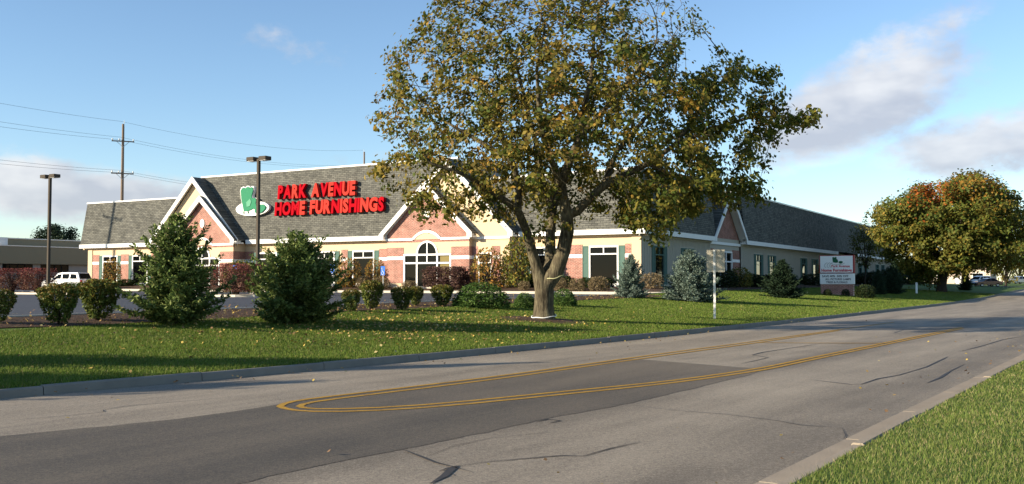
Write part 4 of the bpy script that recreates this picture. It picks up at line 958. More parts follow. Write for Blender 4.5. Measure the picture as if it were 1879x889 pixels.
def house():
    D = 215.0; P = at_depth(1768, 520, D); z = .9; root = empty('house', (P[0], P[1], z), R(-35)); tag(root, 'pale house with a brown roof beyond the trees at far right', 'house')
    mb = MB(); wall_open(mb, -6, 6, 0, 4.2, -4, [(-4.5, -3, 1.2, 2.8), (-1, 1, .0, 2.3), (2.6, 4.6, 1.2, 2.8)], .2); mb.box(-6, -5.8, -3.99, 4, 0, 4.2); mb.box(5.8, 6, -3.99, 4, 0, 4.2); mb.box(-6, 6, 3.8, 4, 0, 4.2)
    mb.prism([(-4, 4.2), (4, 4.2), (0, 7.0)], -5.99, -5.8, 'x'); mb.prism([(-4, 4.2), (4, 4.2), (0, 7.0)], 5.8, 5.99, 'x'); mb.build('wall', M['stone'], root)
    for s in (-1, 1): mb = MB(); mb.prism([(0, 7.3), (s*4.6, 3.95), (s*4.6, 3.75), (0, 7.1)][::s], -6.4, 6.4, 'x'); rf = mb.build('roof', M['roof_house'], root)
    mb = MB(); mb.box(2, 2.8, -.4, .4, 6, 8.4); mb.build('chimney', M['brick'], rf)
    for a, b, c, d in ((-4.5, -3, 1.2, 2.8), (2.6, 4.6, 1.2, 2.8)):
        mb = MB(); mb.box(a-.1, b+.1, -4.05, -3.9, c-.1, c); mb.box(a-.1, b+.1, -4.05, -3.9, d, d+.1); mb.box(a-.1, a, -4.05, -3.9, c, d); mb.box(b, b+.1, -4.05, -3.9, c, d); w = mb.build('window', M['white'], root)
        mb = MB(); mb.box(a, b, -3.93, -3.92, c, d); mb.build('pane', M['glass'], w)
    mb = MB(); mb.box(-1, 1, -3.95, -3.9, 0, 2.3); mb.build('garage_door', M['white'], root)
house()

# ================================================================== VEGETATION
def inpoly(px, py, poly):
    px = np.asarray(px); py = np.asarray(py); ins = np.zeros(px.shape, bool); n = len(poly); j = n-1
    for i in range(n):
        xi, yi = poly[i]; xj, yj = poly[j]
        c = ((yi > py) != (yj > py)) & (px < (xj-xi)*(py-yi)/(yj-yi+1e-9)+xi); ins ^= c; j = i
    return ins
def project(X, Y, Z):
    d1 = np.asarray(Y)*math.cos(PITCH)+(np.asarray(Z)-CZ)*math.sin(PITCH); up = -np.asarray(Y)*math.sin(PITCH)+(np.asarray(Z)-CZ)*math.cos(PITCH)
    return IW/2+FPX*np.asarray(X)/d1, IH/2-FPX*up/d1
def colonize(skel, attr, step, di, dk, maxit=90, up=.08):
    """space colonisation: skel = list of (pos, parent, radius or 0). returns pos, parent, hand radius"""
    pos = []; par = []; rad = []; last = {}
    for i, (p, pr, r) in enumerate(skel):
        p = np.array(p, float)
        if pr is None: pos.append(p); par.append(-1); rad.append(r); last[i] = len(pos)-1; continue
        a = last[pr]; q = pos[a].copy(); ra = rad[a]; n = max(1, int(np.linalg.norm(p-q)/step))
        for k in range(1, n+1):
            pos.append(q+(p-q)*k/n); par.append(a); rad.append(ra+(r-ra)*k/n); a = len(pos)-1
        last[i] = a
    A = np.array(attr, float); P = np.array(pos); D = np.linalg.norm(A[:, None]-P[None], axis=2); near = D.argmin(1); nd = D.min(1); alive = np.ones(len(A), bool)
    childdirs = {}
    for it in range(maxit):
        act = alive & (nd < di)
        if not act.any(): break
        idx = near[act]; vec = A[act]-P[idx]; vec /= np.linalg.norm(vec, axis=1)[:, None]+1e-9
        S_ = np.zeros((len(P), 3)); np.add.at(S_, idx, vec); nodes = np.unique(idx); new = []; npar = []
        for n in nodes:
            v = S_[n]+np.array([0, 0, up]); L_ = np.linalg.norm(v)
            if L_ < 1e-6: continue
            v = v/L_; prev = childdirs.setdefault(n, [])
            if any(np.dot(v, w) > .97 for w in prev) or len(prev) > 3: continue
            prev.append(v); new.append(P[n]+v*step); npar.append(n)
        if not new: 
            alive &= ~act; continue
        b = len(P); Nw = np.array(new); P = np.concatenate([P, Nw]); par += npar; rad += [0]*len(new)
        Dn = np.linalg.norm(A[:, None]-Nw[None], axis=2); k = Dn.argmin(1); dm = Dn.min(1); u = dm < nd; near[u] = b+k[u]; nd[u] = dm[u]; alive &= nd > dk
    return P, np.array(par), np.array(rad)
def tree_tubes(P, par, rad, tip=.010, expo=2.35, maxr=None):
    n = len(P); ch = [[] for _ in range(n)]
    for i in range(n):
        if par[i] >= 0: ch[par[i]].append(i)
    r = np.zeros(n)
    for i in range(n-1, -1, -1):
        r[i] = tip if not ch[i] else sum(r[c]**expo for c in ch[i])**(1/expo)
    r = np.where(rad > 0, rad, np.minimum(r, .16 if maxr is None else maxr))
    for i in range(n):
        if par[i] >= 0 and r[i] > r[par[i]]: r[i] = r[par[i]]*.97
    mb = MB(); done = np.zeros(n, bool)
    starts = [(i, None) for i in range(n) if par[i] < 0]
    while starts:
        i, pr = starts.pop(); chain = ([pr] if pr is not None else [])+[i]; done[i] = True
        while ch[chain[-1]]:
            cs = sorted([c for c in ch[chain[-1]] if not done[c]], key=lambda c: -r[c])
            if not cs: break
            for c in cs[1:]: starts.append((c, chain[-1])); done[c] = True
            done[cs[0]] = True; chain.append(cs[0])
        if len(chain) < 2: continue
        rr = [r[c] for c in chain]
        if pr is not None: rr[0] = min(rr[0], rr[1]*1.15)
        big = max(rr); mb.tube([P[c] for c in chain], rr, 14 if big > .2 else (8 if big > .07 else (5 if big > .03 else 3)), cap=False)
    return mb, r, ch
def leaves(Pc, size, cols, rng, up=.35, aspect=.62, jit=.35, bias=None):
    """one rhombic leaf per point"""
    n = len(Pc); nrm = rng.normal(size=(n, 3)); nrm[:, 2] = np.abs(nrm[:, 2])+up
    if bias is not None: nrm = nrm*.75+bias
    nrm /= np.linalg.norm(nrm, axis=1)[:, None]
    t = rng.normal(size=(n, 3)); t -= (t*nrm).sum(1)[:, None]*nrm; t /= np.linalg.norm(t, axis=1)[:, None]+1e-9; b = np.cross(nrm, t)
    s = (size*(1+jit*(rng.random(n)*2-1)))[:, None]*.5
    V = np.stack([Pc-t*s, Pc+b*s*aspect+nrm*s*.15, Pc+t*s, Pc-b*s*aspect+nrm*s*.15], 1).reshape(-1, 3)
    F = np.arange(4*n).reshape(n, 4); return V, F, np.repeat(cols, 4, axis=0)
def pick(rng, n, pal, w):
    pal = np.array(pal, float); w = np.array(w, float); i = rng.choice(len(pal), n, p=w/w.sum()); return pal[i]
def make_tree(name, base, skel, attr, params, leaf_filter=None, colour=None, seed=1, bark='bark'):
    rng = np.random.default_rng(seed)
    P, par, rad = colonize(skel, attr, params['step'], params['di'], params['dk'], params.get('it', 90))
    mb, r, ch = tree_tubes(P, par, rad, params.get('tip', .01), maxr=params.get('maxr'))
    root = empty(name, tuple(base)); tr = mb.build('trunk', M[bark], root, recalc=False)
    tips = np.array([i for i in range(len(P)) if r[i] < params['leaf_r'] and rad[i] == 0]); Pt = P[tips]
    k = params['per']; keep = np.ones(len(Pt)) if leaf_filter is None else leaf_filter(Pt)
    cnt = rng.poisson(k*keep); idx = np.repeat(np.arange(len(Pt)), cnt)
    Pc = Pt[idx]+rng.normal(size=(len(idx), 3))*np.array([1, 1, .75])*params['spread']; Pc[:, 2] -= params['spread']*.25
    cols = colour(Pt, idx, Pc, rng); ctr = Pt.mean(0); bo = (Pt-ctr)/(np.linalg.norm(Pt-ctr, axis=1)[:, None]+1e-6)+rng.normal(size=Pt.shape)*.55
    V, F, cc = leaves(Pc, params['leaf'], cols, rng, bias=bo[idx])
    cr = obj('crown', npmesh('crown', V, F, cc), M['leaf'], root)
    return root, tr, cr
# ---- the big maple on the lawn
TB = ground_at(998, 588.5); TK = FPX/TB[1]
def tl(px, py, dy=0.0):
    """photo column/row -> tree-local point in the plane of the trunk, dy metres behind it"""
    D = TB[1]+dy; q = at_depth(px, py, D); return np.array([q[0]-TB[0], dy, q[2]-TB[2]])
def maple():
    sk = []
    def nd(px, py, dy, par, r): sk.append((tl(px, py, dy), par, r*.87)); return len(sk)-1
    b0 = len(sk); sk.append((np.array([0, 0, -.3]), None, .50)); b1 = nd(998, 580, 0, b0, .47); b2 = nd(998, 560, 0, b1, .415); b3 = nd(999, 535, 0, b2, .41); b4 = nd(1002, 520, .0, b3, .39)
    # left limb
    l1 = nd(985, 490, -.1, b3, .24); l2 = nd(976, 462, -.2, l1, .22); l3 = nd(968, 430, -.6, l2, .19); l4 = nd(950, 385, -1.2, l3, .16); l5 = nd(953, 340, -1.4, l4, .15); l6 = nd(938, 296, -1.8, l5, .12); l7 = nd(915, 240, -2.2, l6, .09); l8 = nd(900, 180, -2.5, l7, .06)
    l4b = nd(900, 350, -2.0, l4, .11); l4c = nd(850, 320, -2.8, l4b, .08); l4d = nd(790, 300, -3.2, l4c, .05)
    l6b = nd(880, 260, -1.2, l6, .08); l6c = nd(820, 225, -1.0, l6b, .05)
    # middle limb, further back
    m1 = nd(1010, 485, .45, b4, .25); m2 = nd(1010, 430, .9, m1, .21); m3 = nd(1014, 385, 1.3, m2, .18); m4 = nd(995, 330, 1.9, m3, .15); m5 = nd(985, 270, 2.3, m4, .12); m6 = nd(965, 190, 2.4, m5, .09); m7 = nd(945, 110, 2.2, m6, .06)
    m4b = nd(1040, 300, 2.6, m3, .12); m4c = nd(1075, 230, 3.0, m4b, .09); m4d = nd(1100, 150, 3.2, m4c, .06)
    # main right limb
    r1 = nd(1020, 500, -.15, b4, .33); r2 = nd(1034, 460, -.2, r1, .30); r3 = nd(1041, 425, -.2, r2, .285); r4 = nd(1040, 395, -.2, r3, .27)
    c1 = nd(1034, 365, -.3, r4, .21); c2 = nd(1030, 340, -.4, c1, .19); c3 = nd(1042, 305, -.6, c2, .17); c4 = nd(1062, 255, -.8, c3, .15); c5 = nd(1070, 205, -.9, c4, .12); c6 = nd(1085, 140, -1.0, c5, .09); c7 = nd(1090, 70, -.8, c6, .06); c8 = nd(1100, 10, -.5, c7, .04)
    c3b = nd(1010, 290, -1.4, c2, .12); c3c = nd(990, 220, -2.0, c3b, .09); c3d = nd(985, 130, -2.2, c3c, .06); c3e = nd(1000, 50, -1.8, c3d, .04)
    c4b = nd(1110, 200, -1.6, c4, .09); c4c = nd(1160, 140, -2.2, c4b, .06); c4d = nd(1200, 90, -2.3, c4c, .04)
    s1 = nd(1060, 388, -.2, r4, .19); s2 = nd(1085, 362, -.2, s1, .175); s3 = nd(1110, 340, -.3, s2, .165); s4 = nd(1145, 323, -.5, s3, .145); s5 = nd(1190, 300, -.8, s4, .12); s6 = nd(1240, 265, -1.0, s5, .10); s7 = nd(1310, 235, -1.2, s6, .08); s8 = nd(1380, 215, -1.2, s7, .06); s9 = nd(1440, 215, -1.0, s8, .04)
    s5b = nd(1230, 320, -1.8, s5, .07); s5c = nd(1290, 330, -2.4, s5b, .05); s6b = nd(1300, 180, -.2, s6, .06); s6c = nd(1340, 130, .2, s6b, .04); s3b = nd(1130, 280, .8, s3, .10); s3c = nd(1190, 210, 1.8, s3b, .08); s3d = nd(1240, 130, 2.2, s3c, .05)
    outline = [(672, 215), (694, 180), (700, 110), (742, 50), (790, 5), (830, -60), (950, -110), (1100, -110), (1200, -60), (1262, -10), (1312, 45), (1270, 75), (1230, 120), (1252, 148), (1290, 128), (1312, 86), (1330, 74), (1345, 108), (1356, 74), (1370, 110), (1385, 140), (1402, 122), (1430, 128), (1440, 150), (1456, 160), (1460, 195), (1500, 190), (1512, 220), (1492, 242), (1450, 250), (1425, 270), (1405, 310), (1385, 318), (1405, 350), (1395, 385), (1340, 388), (1290, 378), (1270, 410), (1235, 448), (1190, 452), (1165, 425), (1120, 405), (1060, 418), (1045, 452), (1010, 450), (950, 432), (890, 412), (850, 412), (812, 408), (770, 418), (735, 402), (752, 360), (700, 348), (684, 312), (716, 275), (690, 245)]
    rng = np.random.default_rng(11); pts = []
    while len(pts) < 2900:
        q = rng.uniform(-1, 1, (6000, 3)); X = q[:, 0]*9.2+2.2; Y = q[:, 1]*6.8; Z = 2.2+(q[:, 2]+1)*6.2
        px, py = project(X+TB[0], Y+TB[1], Z+TB[2]); ok = inpoly(px, py, outline)
        e = ((X-1.2)/8.6)**2+(Y/6.3)**2+((Z-8.0)/6.4)**2
        right = (px > 1290) & (np.abs(Y+1.0) < 2.6)
        ok &= (e < 1.0) & (px < 1330) | right & ok
        ok &= ~((py > 330) & (np.abs(Y) > 5.0)) & ~((py > 395) & (Y > 2.5)) & ~((py > 415) & (px > 905) & (px < 1030) & (Y < -1.6)) & ~((py > 330) & (px > 1010) & (px < 1120) & (Y < -2.2))
        # thin the middle, keep clumps
        g = np.sin(X*1.9+.6)*np.sin(Y*1.7+1.1)*np.sin(Z*2.1+.3); ok &= (g > -.28) | (rng.random(len(g)) < .25)
        for p in np.stack([X, Y, Z], 1)[ok]: pts.append(p)
    pts = np.array(pts[:2900])
    bare = np.array([tl(a, b, dy) for a, b, dy in [(1220, 30, 0), (1250, 25, .3), (1275, 40, .2), (1300, 50, .1), (1312, 48, 0), (1290, 62, -.3), (1265, 55, -.2), (1240, 45, .5), (1230, 60, 0), (1300, 70, .3)]])
    pts = np.concatenate([pts, np.repeat(bare, 3, 0)+rng.normal(size=(30, 3))*.12])
    def filt(Pt):
        px, py = project(Pt[:, 0]+TB[0], Pt[:, 1]+TB[1], Pt[:, 2]+TB[2])
        f = np.where(inpoly(px, py, outline), 1.0, .12); f[(px > 1165) & (px < 1330) & (py < 78)] *= .12
        f[(px > 960) & (px < 1010) & (py > 440)] *= .1; f[(px > 1015) & (px < 1125) & (py > 335) & (Pt[:, 1] < .4)] *= .30; f[(py > 430) & (px < 1130)] *= .35
        g = np.sin(Pt[:, 0]*2.3)*np.sin(Pt[:, 1]*2.1+2)*np.sin(Pt[:, 2]*2.5+1); g2 = np.sin(Pt[:, 0]*4.1+1.3)*np.sin(Pt[:, 1]*3.7)*np.sin(Pt[:, 2]*4.4+2.1); f *= np.clip(.95+g*2.2+g2*1.5, .04, 2.4)
        f *= np.where(px > 1250, 1.9, 1.0)*np.where((px > 1140) & (py > 330), 1.8, 1.0)*np.where((px < 800) & (py > 280), 1.35, 1.0); return f
    pal = [(.066, .092, .017), (.15, .142, .025), (.27, .19, .036), (.20, .125, .036), (.40, .19, .033), (.36, .265, .045)]
    def colour(Pt, idx, Pc, rng):
        px, py = project(Pt[:, 0]+TB[0], Pt[:, 1]+TB[1], Pt[:, 2]+TB[2]); n = len(Pt)
        kind = rng.random(n); g = np.clip((px-1080)/220, 0, 1)*.85+np.clip((py-300)/120, 0, 1)*.3+.05*np.sin(Pt[:, 0]*1.3)
        a = pick(rng, len(idx), pal, (.34, .26, .18, .12, .025, .075)); b = pick(rng, len(idx), pal, (.62, .28, .04, .03, .005, .025))
        gi = np.clip(g[idx]+.35*(kind[idx]-.5), 0, 1); c = np.where((rng.random(len(idx)) < gi)[:, None], b, a); c = .5*c+.5*c[np.searchsorted(idx, idx)]
        br = (.75+.5*rng.random(n))[idx]; return c*br[:, None]
    root, tr, cr = make_tree('maple_tree', TB, sk, pts, dict(step=.30, di=3.2, dk=.42, tip=.0095, leaf_r=.030, per=12.0, spread=.17, leaf=.175, it=110), filt, colour, 4)
    return root
maple_root = maple(); tag(maple_root, 'large maple with sparse green and gold leaves standing alone on the lawn', 'tree')
# cords tied round its trunk
def cord(name, zc, r, mat, label, tilt, x0=0, y0=0):
    mb = MB(); pts = [(x0+r*math.cos(t), y0+r*math.sin(t), zc+tilt*math.sin(t+.6)+.012*math.sin(5*t)) for t in np.linspace(0, 2*math.pi, 29)]
    mb.tube(pts, .020, 6, cap=False); o = mb.build(name, mat); o.location = tuple(TB); tag(o, label, 'cord')
cord('tied_cord', .16, .455, M['cord_white'], 'white cord tied round the foot of the big maple trunk', .05)
cq = tl(1019, 506, -.15)
cord('tied_cord', float(cq[2]), .335, M['cord_yellow'], 'pale cord looped round the right limb of the big maple', .12, float(cq[0])-.03, float(cq[1]))
# mulch ring round the trunk
mb = MB(); n_ = 30; rr_ = random.Random(4); ringp = [(TB[0]+(1.75+rr_.uniform(-.2, .2))*math.cos(2*math.pi*i/n_), TB[1]+(1.35+rr_.uniform(-.15, .15))*math.sin(2*math.pi*i/n_)) for i in range(n_)]
mb.add([(TB[0], TB[1], TB[2]+.10)]+[(a, b, ground_z(a, b)+.015) for a, b in ringp], [(0, i+1, (i+1) % n_+1) for i in range(n_)]); o = mb.build('mulch_ring', M['mulch']); o['kind'] = 'structure'

# ---- rounder trees: generic builder with attractors in ellipsoids
def round_tree(name, base, H, crown, lobes, palette, weights, label, cat='tree', per=10, leaf=.3, n=500, seed=1, group=None, outline=None, trunk_r=.25, spread=.4, step=.6, bark='bark_dark', extra=None, low=.25):
    """crown: (cx,cy,cz,rx,ry,rz) relative to the base; lobes: extra ellipsoids"""
    rng = np.random.default_rng(seed); pts = []; E_ = [crown]+list(lobes); tries = 0
    while len(pts) < n and tries < 200:
        tries += 1; e = E_[rng.choice(len(E_), p=np.array([c[3]*c[4]*c[5] for c in E_])/sum(c[3]*c[4]*c[5] for c in E_))]
        q = rng.normal(size=(200, 3)); q /= np.linalg.norm(q, axis=1)[:, None]; q *= (rng.random(200)**.42)[:, None]; X = np.array(e[:3])+q*np.array(e[3:]); ok = X[:, 2] > H*low*.5
        if outline is not None:
            px, py = project(X[:, 0]+base[0], X[:, 1]+base[1], X[:, 2]+base[2]); ok &= inpoly(px, py, outline)
        pts += list(X[ok])
    pts = np.array(pts[:n]); h0 = max(H*low, .3); sk = [(np.array([0, 0, -.3]), None, trunk_r*1.25), (np.array([0, 0, h0*.4]), 0, trunk_r), (np.array([.02*H, 0, h0]), 1, trunk_r*.85), (np.array([crown[0]*.5, crown[1]*.5, crown[2]]), 2, trunk_r*.45)]
    for k in range(5):
        t = 2*math.pi*k/5+seed; sk.append((np.array([crown[0]+crown[3]*.45*math.cos(t), crown[1]+crown[4]*.45*math.sin(t), crown[2]-crown[5]*.1+.2*k*crown[5]/5]), 2, trunk_r*.3))
    def colour(Pt, idx, Pc, rng):
        c = pick(rng, len(idx), palette, weights); k = pick(rng, len(Pt), palette, weights)[idx]; c = .5*c+.5*k
        if extra is not None: c = extra(Pc, c, rng)
        return c*(.7+.6*rng.random(len(Pt)))[idx][:, None]
    root, tr, cr = make_tree(name, base, sk, pts, dict(step=step, di=step*9, dk=step*1.3, tip=.012*step/.3, leaf_r=.09*step, per=per, spread=spread, leaf=leaf, it=70, maxr=trunk_r*.5), None, colour, seed, bark)
    tag(root, label, cat, group); return root
GREENS = [(.03, .05, .012), (.05, .075, .016), (.085, .10, .02)]
AUT = [(.075, .105, .02), (.15, .145, .026), (.25, .18, .034), (.33, .17, .03)]
# big autumn tree at the right
QB = ground_at(1728, 536); QK = FPX/QB[1]
qo = [(1598, 402), (1612, 380), (1640, 360), (1680, 338), (1712, 330), (1738, 336), (1760, 318), (1800, 308), (1835, 330), (1862, 360), (1885, 395), (1900, 440), (1895, 490), (1850, 506), (1800, 497), (1770, 504), (1740, 514), (1700, 516), (1660, 520), (1625, 500), (1606, 450)]
def red_patch(Pc, c, rng):
    px, py = project(Pc[:, 0]+QB[0], Pc[:, 1]+QB[1], Pc[:, 2]+QB[2]); d = ((px-1706)/40)**2+((py-352)/26)**2; t = ((px-1800)/60)**2+((py-335)/34)**2
    m_ = (rng.random(len(c)) < .7*np.exp(-d*1.2)); c = c.copy(); c[m_] = np.array([.36, .105, .020]); m_ = (rng.random(len(c)) < .5*np.exp(-t)); c[m_] = np.array([.27, .15, .028]); return c
round_tree('autumn_tree', QB, 15.5, (2.0, 0, 8.6, 11.8, 9.4, 7.9), [], AUT, (.46, .38, .12, .04), 'broad autumn tree with orange tips at the right, beside the road', per=60, leaf=.34, n=1300, seed=7, outline=qo, trunk_r=.55, spread=.48, step=.62, extra=red_patch, low=.14)

# ---- conifers
def conifer_mesh(H, Wd, seed, pal, wts, tops=1, dens=1.0, sprig=.12, base=.05, shape=.75, lift=.25):
    rng = np.random.default_rng(seed); tb = MB(); Pn = []; Dn = []; Cn = []
    axes = [(0, 0, H)]+[(rng.uniform(-.22, .22)*Wd, rng.uniform(-.2, .2)*Wd, H*rng.uniform(.78, .92)) for _ in range(tops-1)]
    for ax, ay, h in axes:
        tb.tube([(0, 0, -.2), (ax*.2, ay*.2, h*.3), (ax*.8, ay*.8, h*.7), (ax, ay, h)], [.028*H*.8, .02*H, .010*H, .004], 7, cap=False)
    for ai, (ax, ay, h) in enumerate(axes):
        z = base*H if ai == 0 else h*.55
        while z < h*.985:
            f = z/h; Lb = Wd/2*max(0, 1-f)**shape*(1 if ai == 0 else .55); nb = max(3, int((6 if f < .8 else 5)*dens)); ph = rng.uniform(0, 6.28)
            ox, oy = ax*min(1, f*1.1), ay*min(1, f*1.1)
            for k in range(nb):
                L_ = max(.06*H*(1-f)+.05, Lb*rng.uniform(.45, 1.0)*(1.12+.22*math.sin(3*ph+2*k+seed))*(1 if f < .72 else 1-.55*(f-.72)/.28)); t = ph+6.283*k/nb+rng.uniform(-.3, .3); rise_ = lift+f*.55+rng.uniform(-.12, .12)
                d = np.array([math.cos(t), math.sin(t), 0]); n = max(3, int(L_/.075)); pp = []
                for i in range(n+1):
                    s = i/n; pp.append(np.array([ox, oy, z])+d*L_*s+np.array([0, 0, L_*(rise_*s*s-.16*s*(1-f))]))
                if L_ > .25: tb.tube([pp[0], pp[n//2], pp[-1]], [.012*H*.35, .006*H*.5, .003], 3, cap=False)
                for i in range(max(1, n//6), n+1):
                    s = i/n; q = pp[i]; axis = pp[min(i, n)]-pp[min(i, n)-1]; axis = axis/(np.linalg.norm(axis)+1e-9); sd = np.cross(axis, [0, 0, 1]); sd /= np.linalg.norm(sd)+1e-9
                    sl = (.30*L_*(1-s)+.09)*rng.uniform(.7, 1.2)
                    for sg in (-1, 0, 1):
                        dd = axis*.75+sd*sg*.75+np.array([0, 0, rng.uniform(-.15, .2)]); dd /= np.linalg.norm(dd); m_ = max(1, int(sl/.055)) if sg else 1
                        for j in range(m_):
                            c = q+dd*(sl*(j+.6)/m_ if sg else 0)+rng.normal(size=3)*.018
                            for _ in range(2): Pn.append(c); Dn.append(dd+rng.normal(size=3)*.55); Cn.append(s)
            z += (.055+.02*rng.random())*max(1.0, H*.42)*(1.0/dens)
    P = np.array(Pn); D = np.array(Dn); D /= np.linalg.norm(D, axis=1)[:, None]; s = np.array(Cn); n = len(P)
    w = np.cross(D, rng.normal(size=(n, 3))); w /= np.linalg.norm(w, axis=1)[:, None]+1e-9; Ls = sprig*(.7+.6*rng.random(n))[:, None]
    V = np.stack([P-w*Ls*.16, P+D*Ls*.55-w*Ls*.20, P+D*Ls, P+D*Ls*.55+w*Ls*.20], 1).reshape(-1, 3)
    c = pick(rng, n, pal, wts)*(.75+.5*rng.random(n))[:, None]*(.8+.35*s)[:, None]
    return tb, npmesh('needles', V, np.arange(4*n).reshape(n, 4), np.repeat(c, 4, axis=0))
SPR = [(.075, .112, .030), (.13, .172, .046), (.21, .24, .082)]
BLU = [(.085, .12, .090), (.145, .19, .15), (.21, .26, .21)]
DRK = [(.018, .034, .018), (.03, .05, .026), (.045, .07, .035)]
def conifer(name, px, py, wpx, hpx, mesh, label, group=None, w0=1, h0=1, rz=0):
    P = ground_at(px, py); k = 1/ppm(P); root = empty(name, tuple(P), rz); root.scale = (wpx*k/w0, wpx*k/w0, hpx*k/h0)
    tb, me = mesh
    if not isinstance(tb, bpy.types.Mesh):
        o = tb.build('trunk', M['bark_dark'], root, recalc=False); mesh[0] = o.data
    else: obj('trunk', tb, M['bark_dark'], root)
    obj('foliage', me, M['needle'], root); tag(root, label, 'conifer', group); return root
c1 = list(conifer_mesh(3.3, 2.9, 21, SPR, (.45, .38, .17), 1, .92, .14, .05, .62, .36))
c2 = list(conifer_mesh(3.2, 3.6, 22, SPR, (.5, .36, .14), 4, .92, .14, .03, .55, .38))
c3 = list(conifer_mesh(2.6, 2.8, 23, BLU, (.4, .4, .2), 1, 1.2, .12, .03, .7))
c4 = list(conifer_mesh(2.8, 2.4, 24, DRK, (.5, .35, .15), 1, 1.0, .14, .04, .75))
conifer('spruce_tree', 322, 596, 180, 198, c1, 'pointed dark green spruce in the bed, left of the two large ones', 'spruces in the mulch bed', 2.9, 3.3)
conifer('spruce_tree', 544, 594, 200, 163, c2, 'broad many topped spruce in the bed below the red roof letters', 'spruces in the mulch bed', 3.6, 3.2, 1.0)
conifer('blue_spruce', 1158, 547, 62, 78, c3, 'slim small blue spruce beside the front corner of the store', 'blue spruces along the store', 2.8, 2.6, .4)
conifer('blue_spruce', 1266, 553, 112, 92, c3, 'wide silvery blue spruce left of the road sign post', 'blue spruces along the store', 2.8, 2.6, 2.0)
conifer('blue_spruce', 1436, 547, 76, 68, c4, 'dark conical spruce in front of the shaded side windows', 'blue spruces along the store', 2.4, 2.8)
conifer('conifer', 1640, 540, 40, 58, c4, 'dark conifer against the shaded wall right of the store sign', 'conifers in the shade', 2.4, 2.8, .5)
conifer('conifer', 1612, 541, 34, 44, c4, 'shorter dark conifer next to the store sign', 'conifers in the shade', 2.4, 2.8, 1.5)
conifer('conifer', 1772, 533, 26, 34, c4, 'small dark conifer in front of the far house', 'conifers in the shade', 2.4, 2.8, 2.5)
conifer('conifer', 146, 520, 13, 22, c4, 'tiny dark conifer beside the white van', 'conifers in the shade', 2.4, 2.8, 2.5)

for u_, v_, w_, h_, lb in ((6.6, 21.8, 2.2, 4.8, 'tall spruce of the bed row, just left of the picture'), (1.5, 22.6, 3.0, 4.4, 'second spruce of the bed row, beyond the left picture edge')):
    x_, y_ = xy(u_, v_); r_ = empty('spruce_tree', (x_, y_, ground_z(x_, y_)), u_); r_.scale = (w_/2.9, w_/2.9, h_/3.3); obj('trunk', c1[0], None, r_); obj('foliage', c1[1], None, r_); tag(r_, lb, 'conifer', 'spruces in the mulch bed')

# ---- shrubs
def shrub_mesh(shape, n, leaf, pal, wts, seed, stems=7, top_tint=None, clump=.5, up=.2, asp=.55):
    """unit shrub: 1 m wide, 1 m tall. shape: vase, dome, hedge, spread, tuft"""
    rng = np.random.default_rng(seed); out = []
    while sum(len(o) for o in out) < n:
        q = rng.uniform(-1, 1, (4*n, 3)); x, y = q[:, 0], q[:, 1]; z = (q[:, 2]+1)/2
        if shape == 'vase': rad = .30+.72*np.clip(z*1.35, 0, 1)**.8; rad = np.where(z > .72, rad*np.sqrt(np.clip(1-((z-.72)/.30)**2, 0, 1)), rad); lo = .06
        elif shape == 'hedge': rad = np.where(z > .9, .9, 1.0)*(.86+.14*np.clip(z*3, 0, 1)); lo = .1
        elif shape == 'spread': rad = np.sqrt(np.clip(1-(z-.25)**2/.6, 0, 1))*(1-.25*z); lo = .02
        else: rad = np.sqrt(np.clip(1-((z-.38)/.62)**2, 0, 1)); lo = .02
        th = np.arctan2(y, x); rad = rad*(1+.10*np.sin(3*th+seed)+.07*np.sin(7*th+z*9)+.05*np.sin(11*th-z*13))
        if shape == 'hedge': r = np.maximum(np.abs(x)/rad, np.abs(y)/rad)
        else: r = np.hypot(x, y)/np.maximum(rad, .02)
        shell = np.clip((r-.35)*1.8, .12, 1)
        g = np.sin(x*7+seed)*np.sin(y*6.3+1)*np.sin(z*9+2)
        ok = (r < 1) & (z > lo) & (rng.random(len(x)) < shell) & (g > -.55*clump-.15*rng.random(len(x)))
        out.append(np.stack([x*.5, y*.5, z], 1)[ok])
    P = np.concatenate(out)[:n]; c = pick(rng, n, pal, wts)
    if top_tint is not None:
        m_ = rng.random(n) < np.clip((P[:, 2]-.55)*1.5, 0, .7); c[m_] = np.array(top_tint)
    c = c*(.7+.6*rng.random(n))[:, None]; V, F, cc = leaves(P, np.full(n, leaf), c, rng, up, asp)
    me = npmesh('foliage', V, F, cc); sb = MB()
    for k in range(stems):
        t = rng.uniform(0, 6.28); rr = rng.uniform(.1, .32); sb.tube([(rng.normal()*.03, rng.normal()*.03, -.06), (rr*.5*math.cos(t), rr*.5*math.sin(t), .35), (rr*1.1*math.cos(t), rr*1.1*math.sin(t), .8)], [.018, .012, .004], 4, cap=False)
    return [sb, me]
def place(name, proto, px, py, wpx, hpx, label, cat='shrub', group=None, rz=0.0, mat='leaf_shrub', depth=1.0, P=None):
    if P is None: P = ground_at(px, py)
    k = 1/ppm(P); root = empty(name, tuple(P), rz); root.scale = (wpx*k, wpx*k*depth, hpx*k)
    if isinstance(proto[0], MB): proto[0] = proto[0].build('stems', M['bark_dark'], root, recalc=False).data
    else: obj('stems', proto[0], M['bark_dark'], root)
    obj('foliage', proto[1], M[mat], root); tag(root, label, cat, group); return root
VG = [(.062, .09, .017), (.10, .135, .026), (.17, .175, .040)]
pv1 = shrub_mesh('vase', 3600, .075, VG, (.45, .38, .17), 31, 9, (.17, .12, .03)); pv2 = shrub_mesh('vase', 3000, .085, VG, (.35, .4, .25), 32, 9, (.20, .15, .035))
pj = shrub_mesh('spread', 4200, .085, [(.05, .10, .022), (.08, .145, .032), (.12, .19, .045)], (.4, .4, .2), 33, 9, asp=.3, up=.0, clump=1.0)
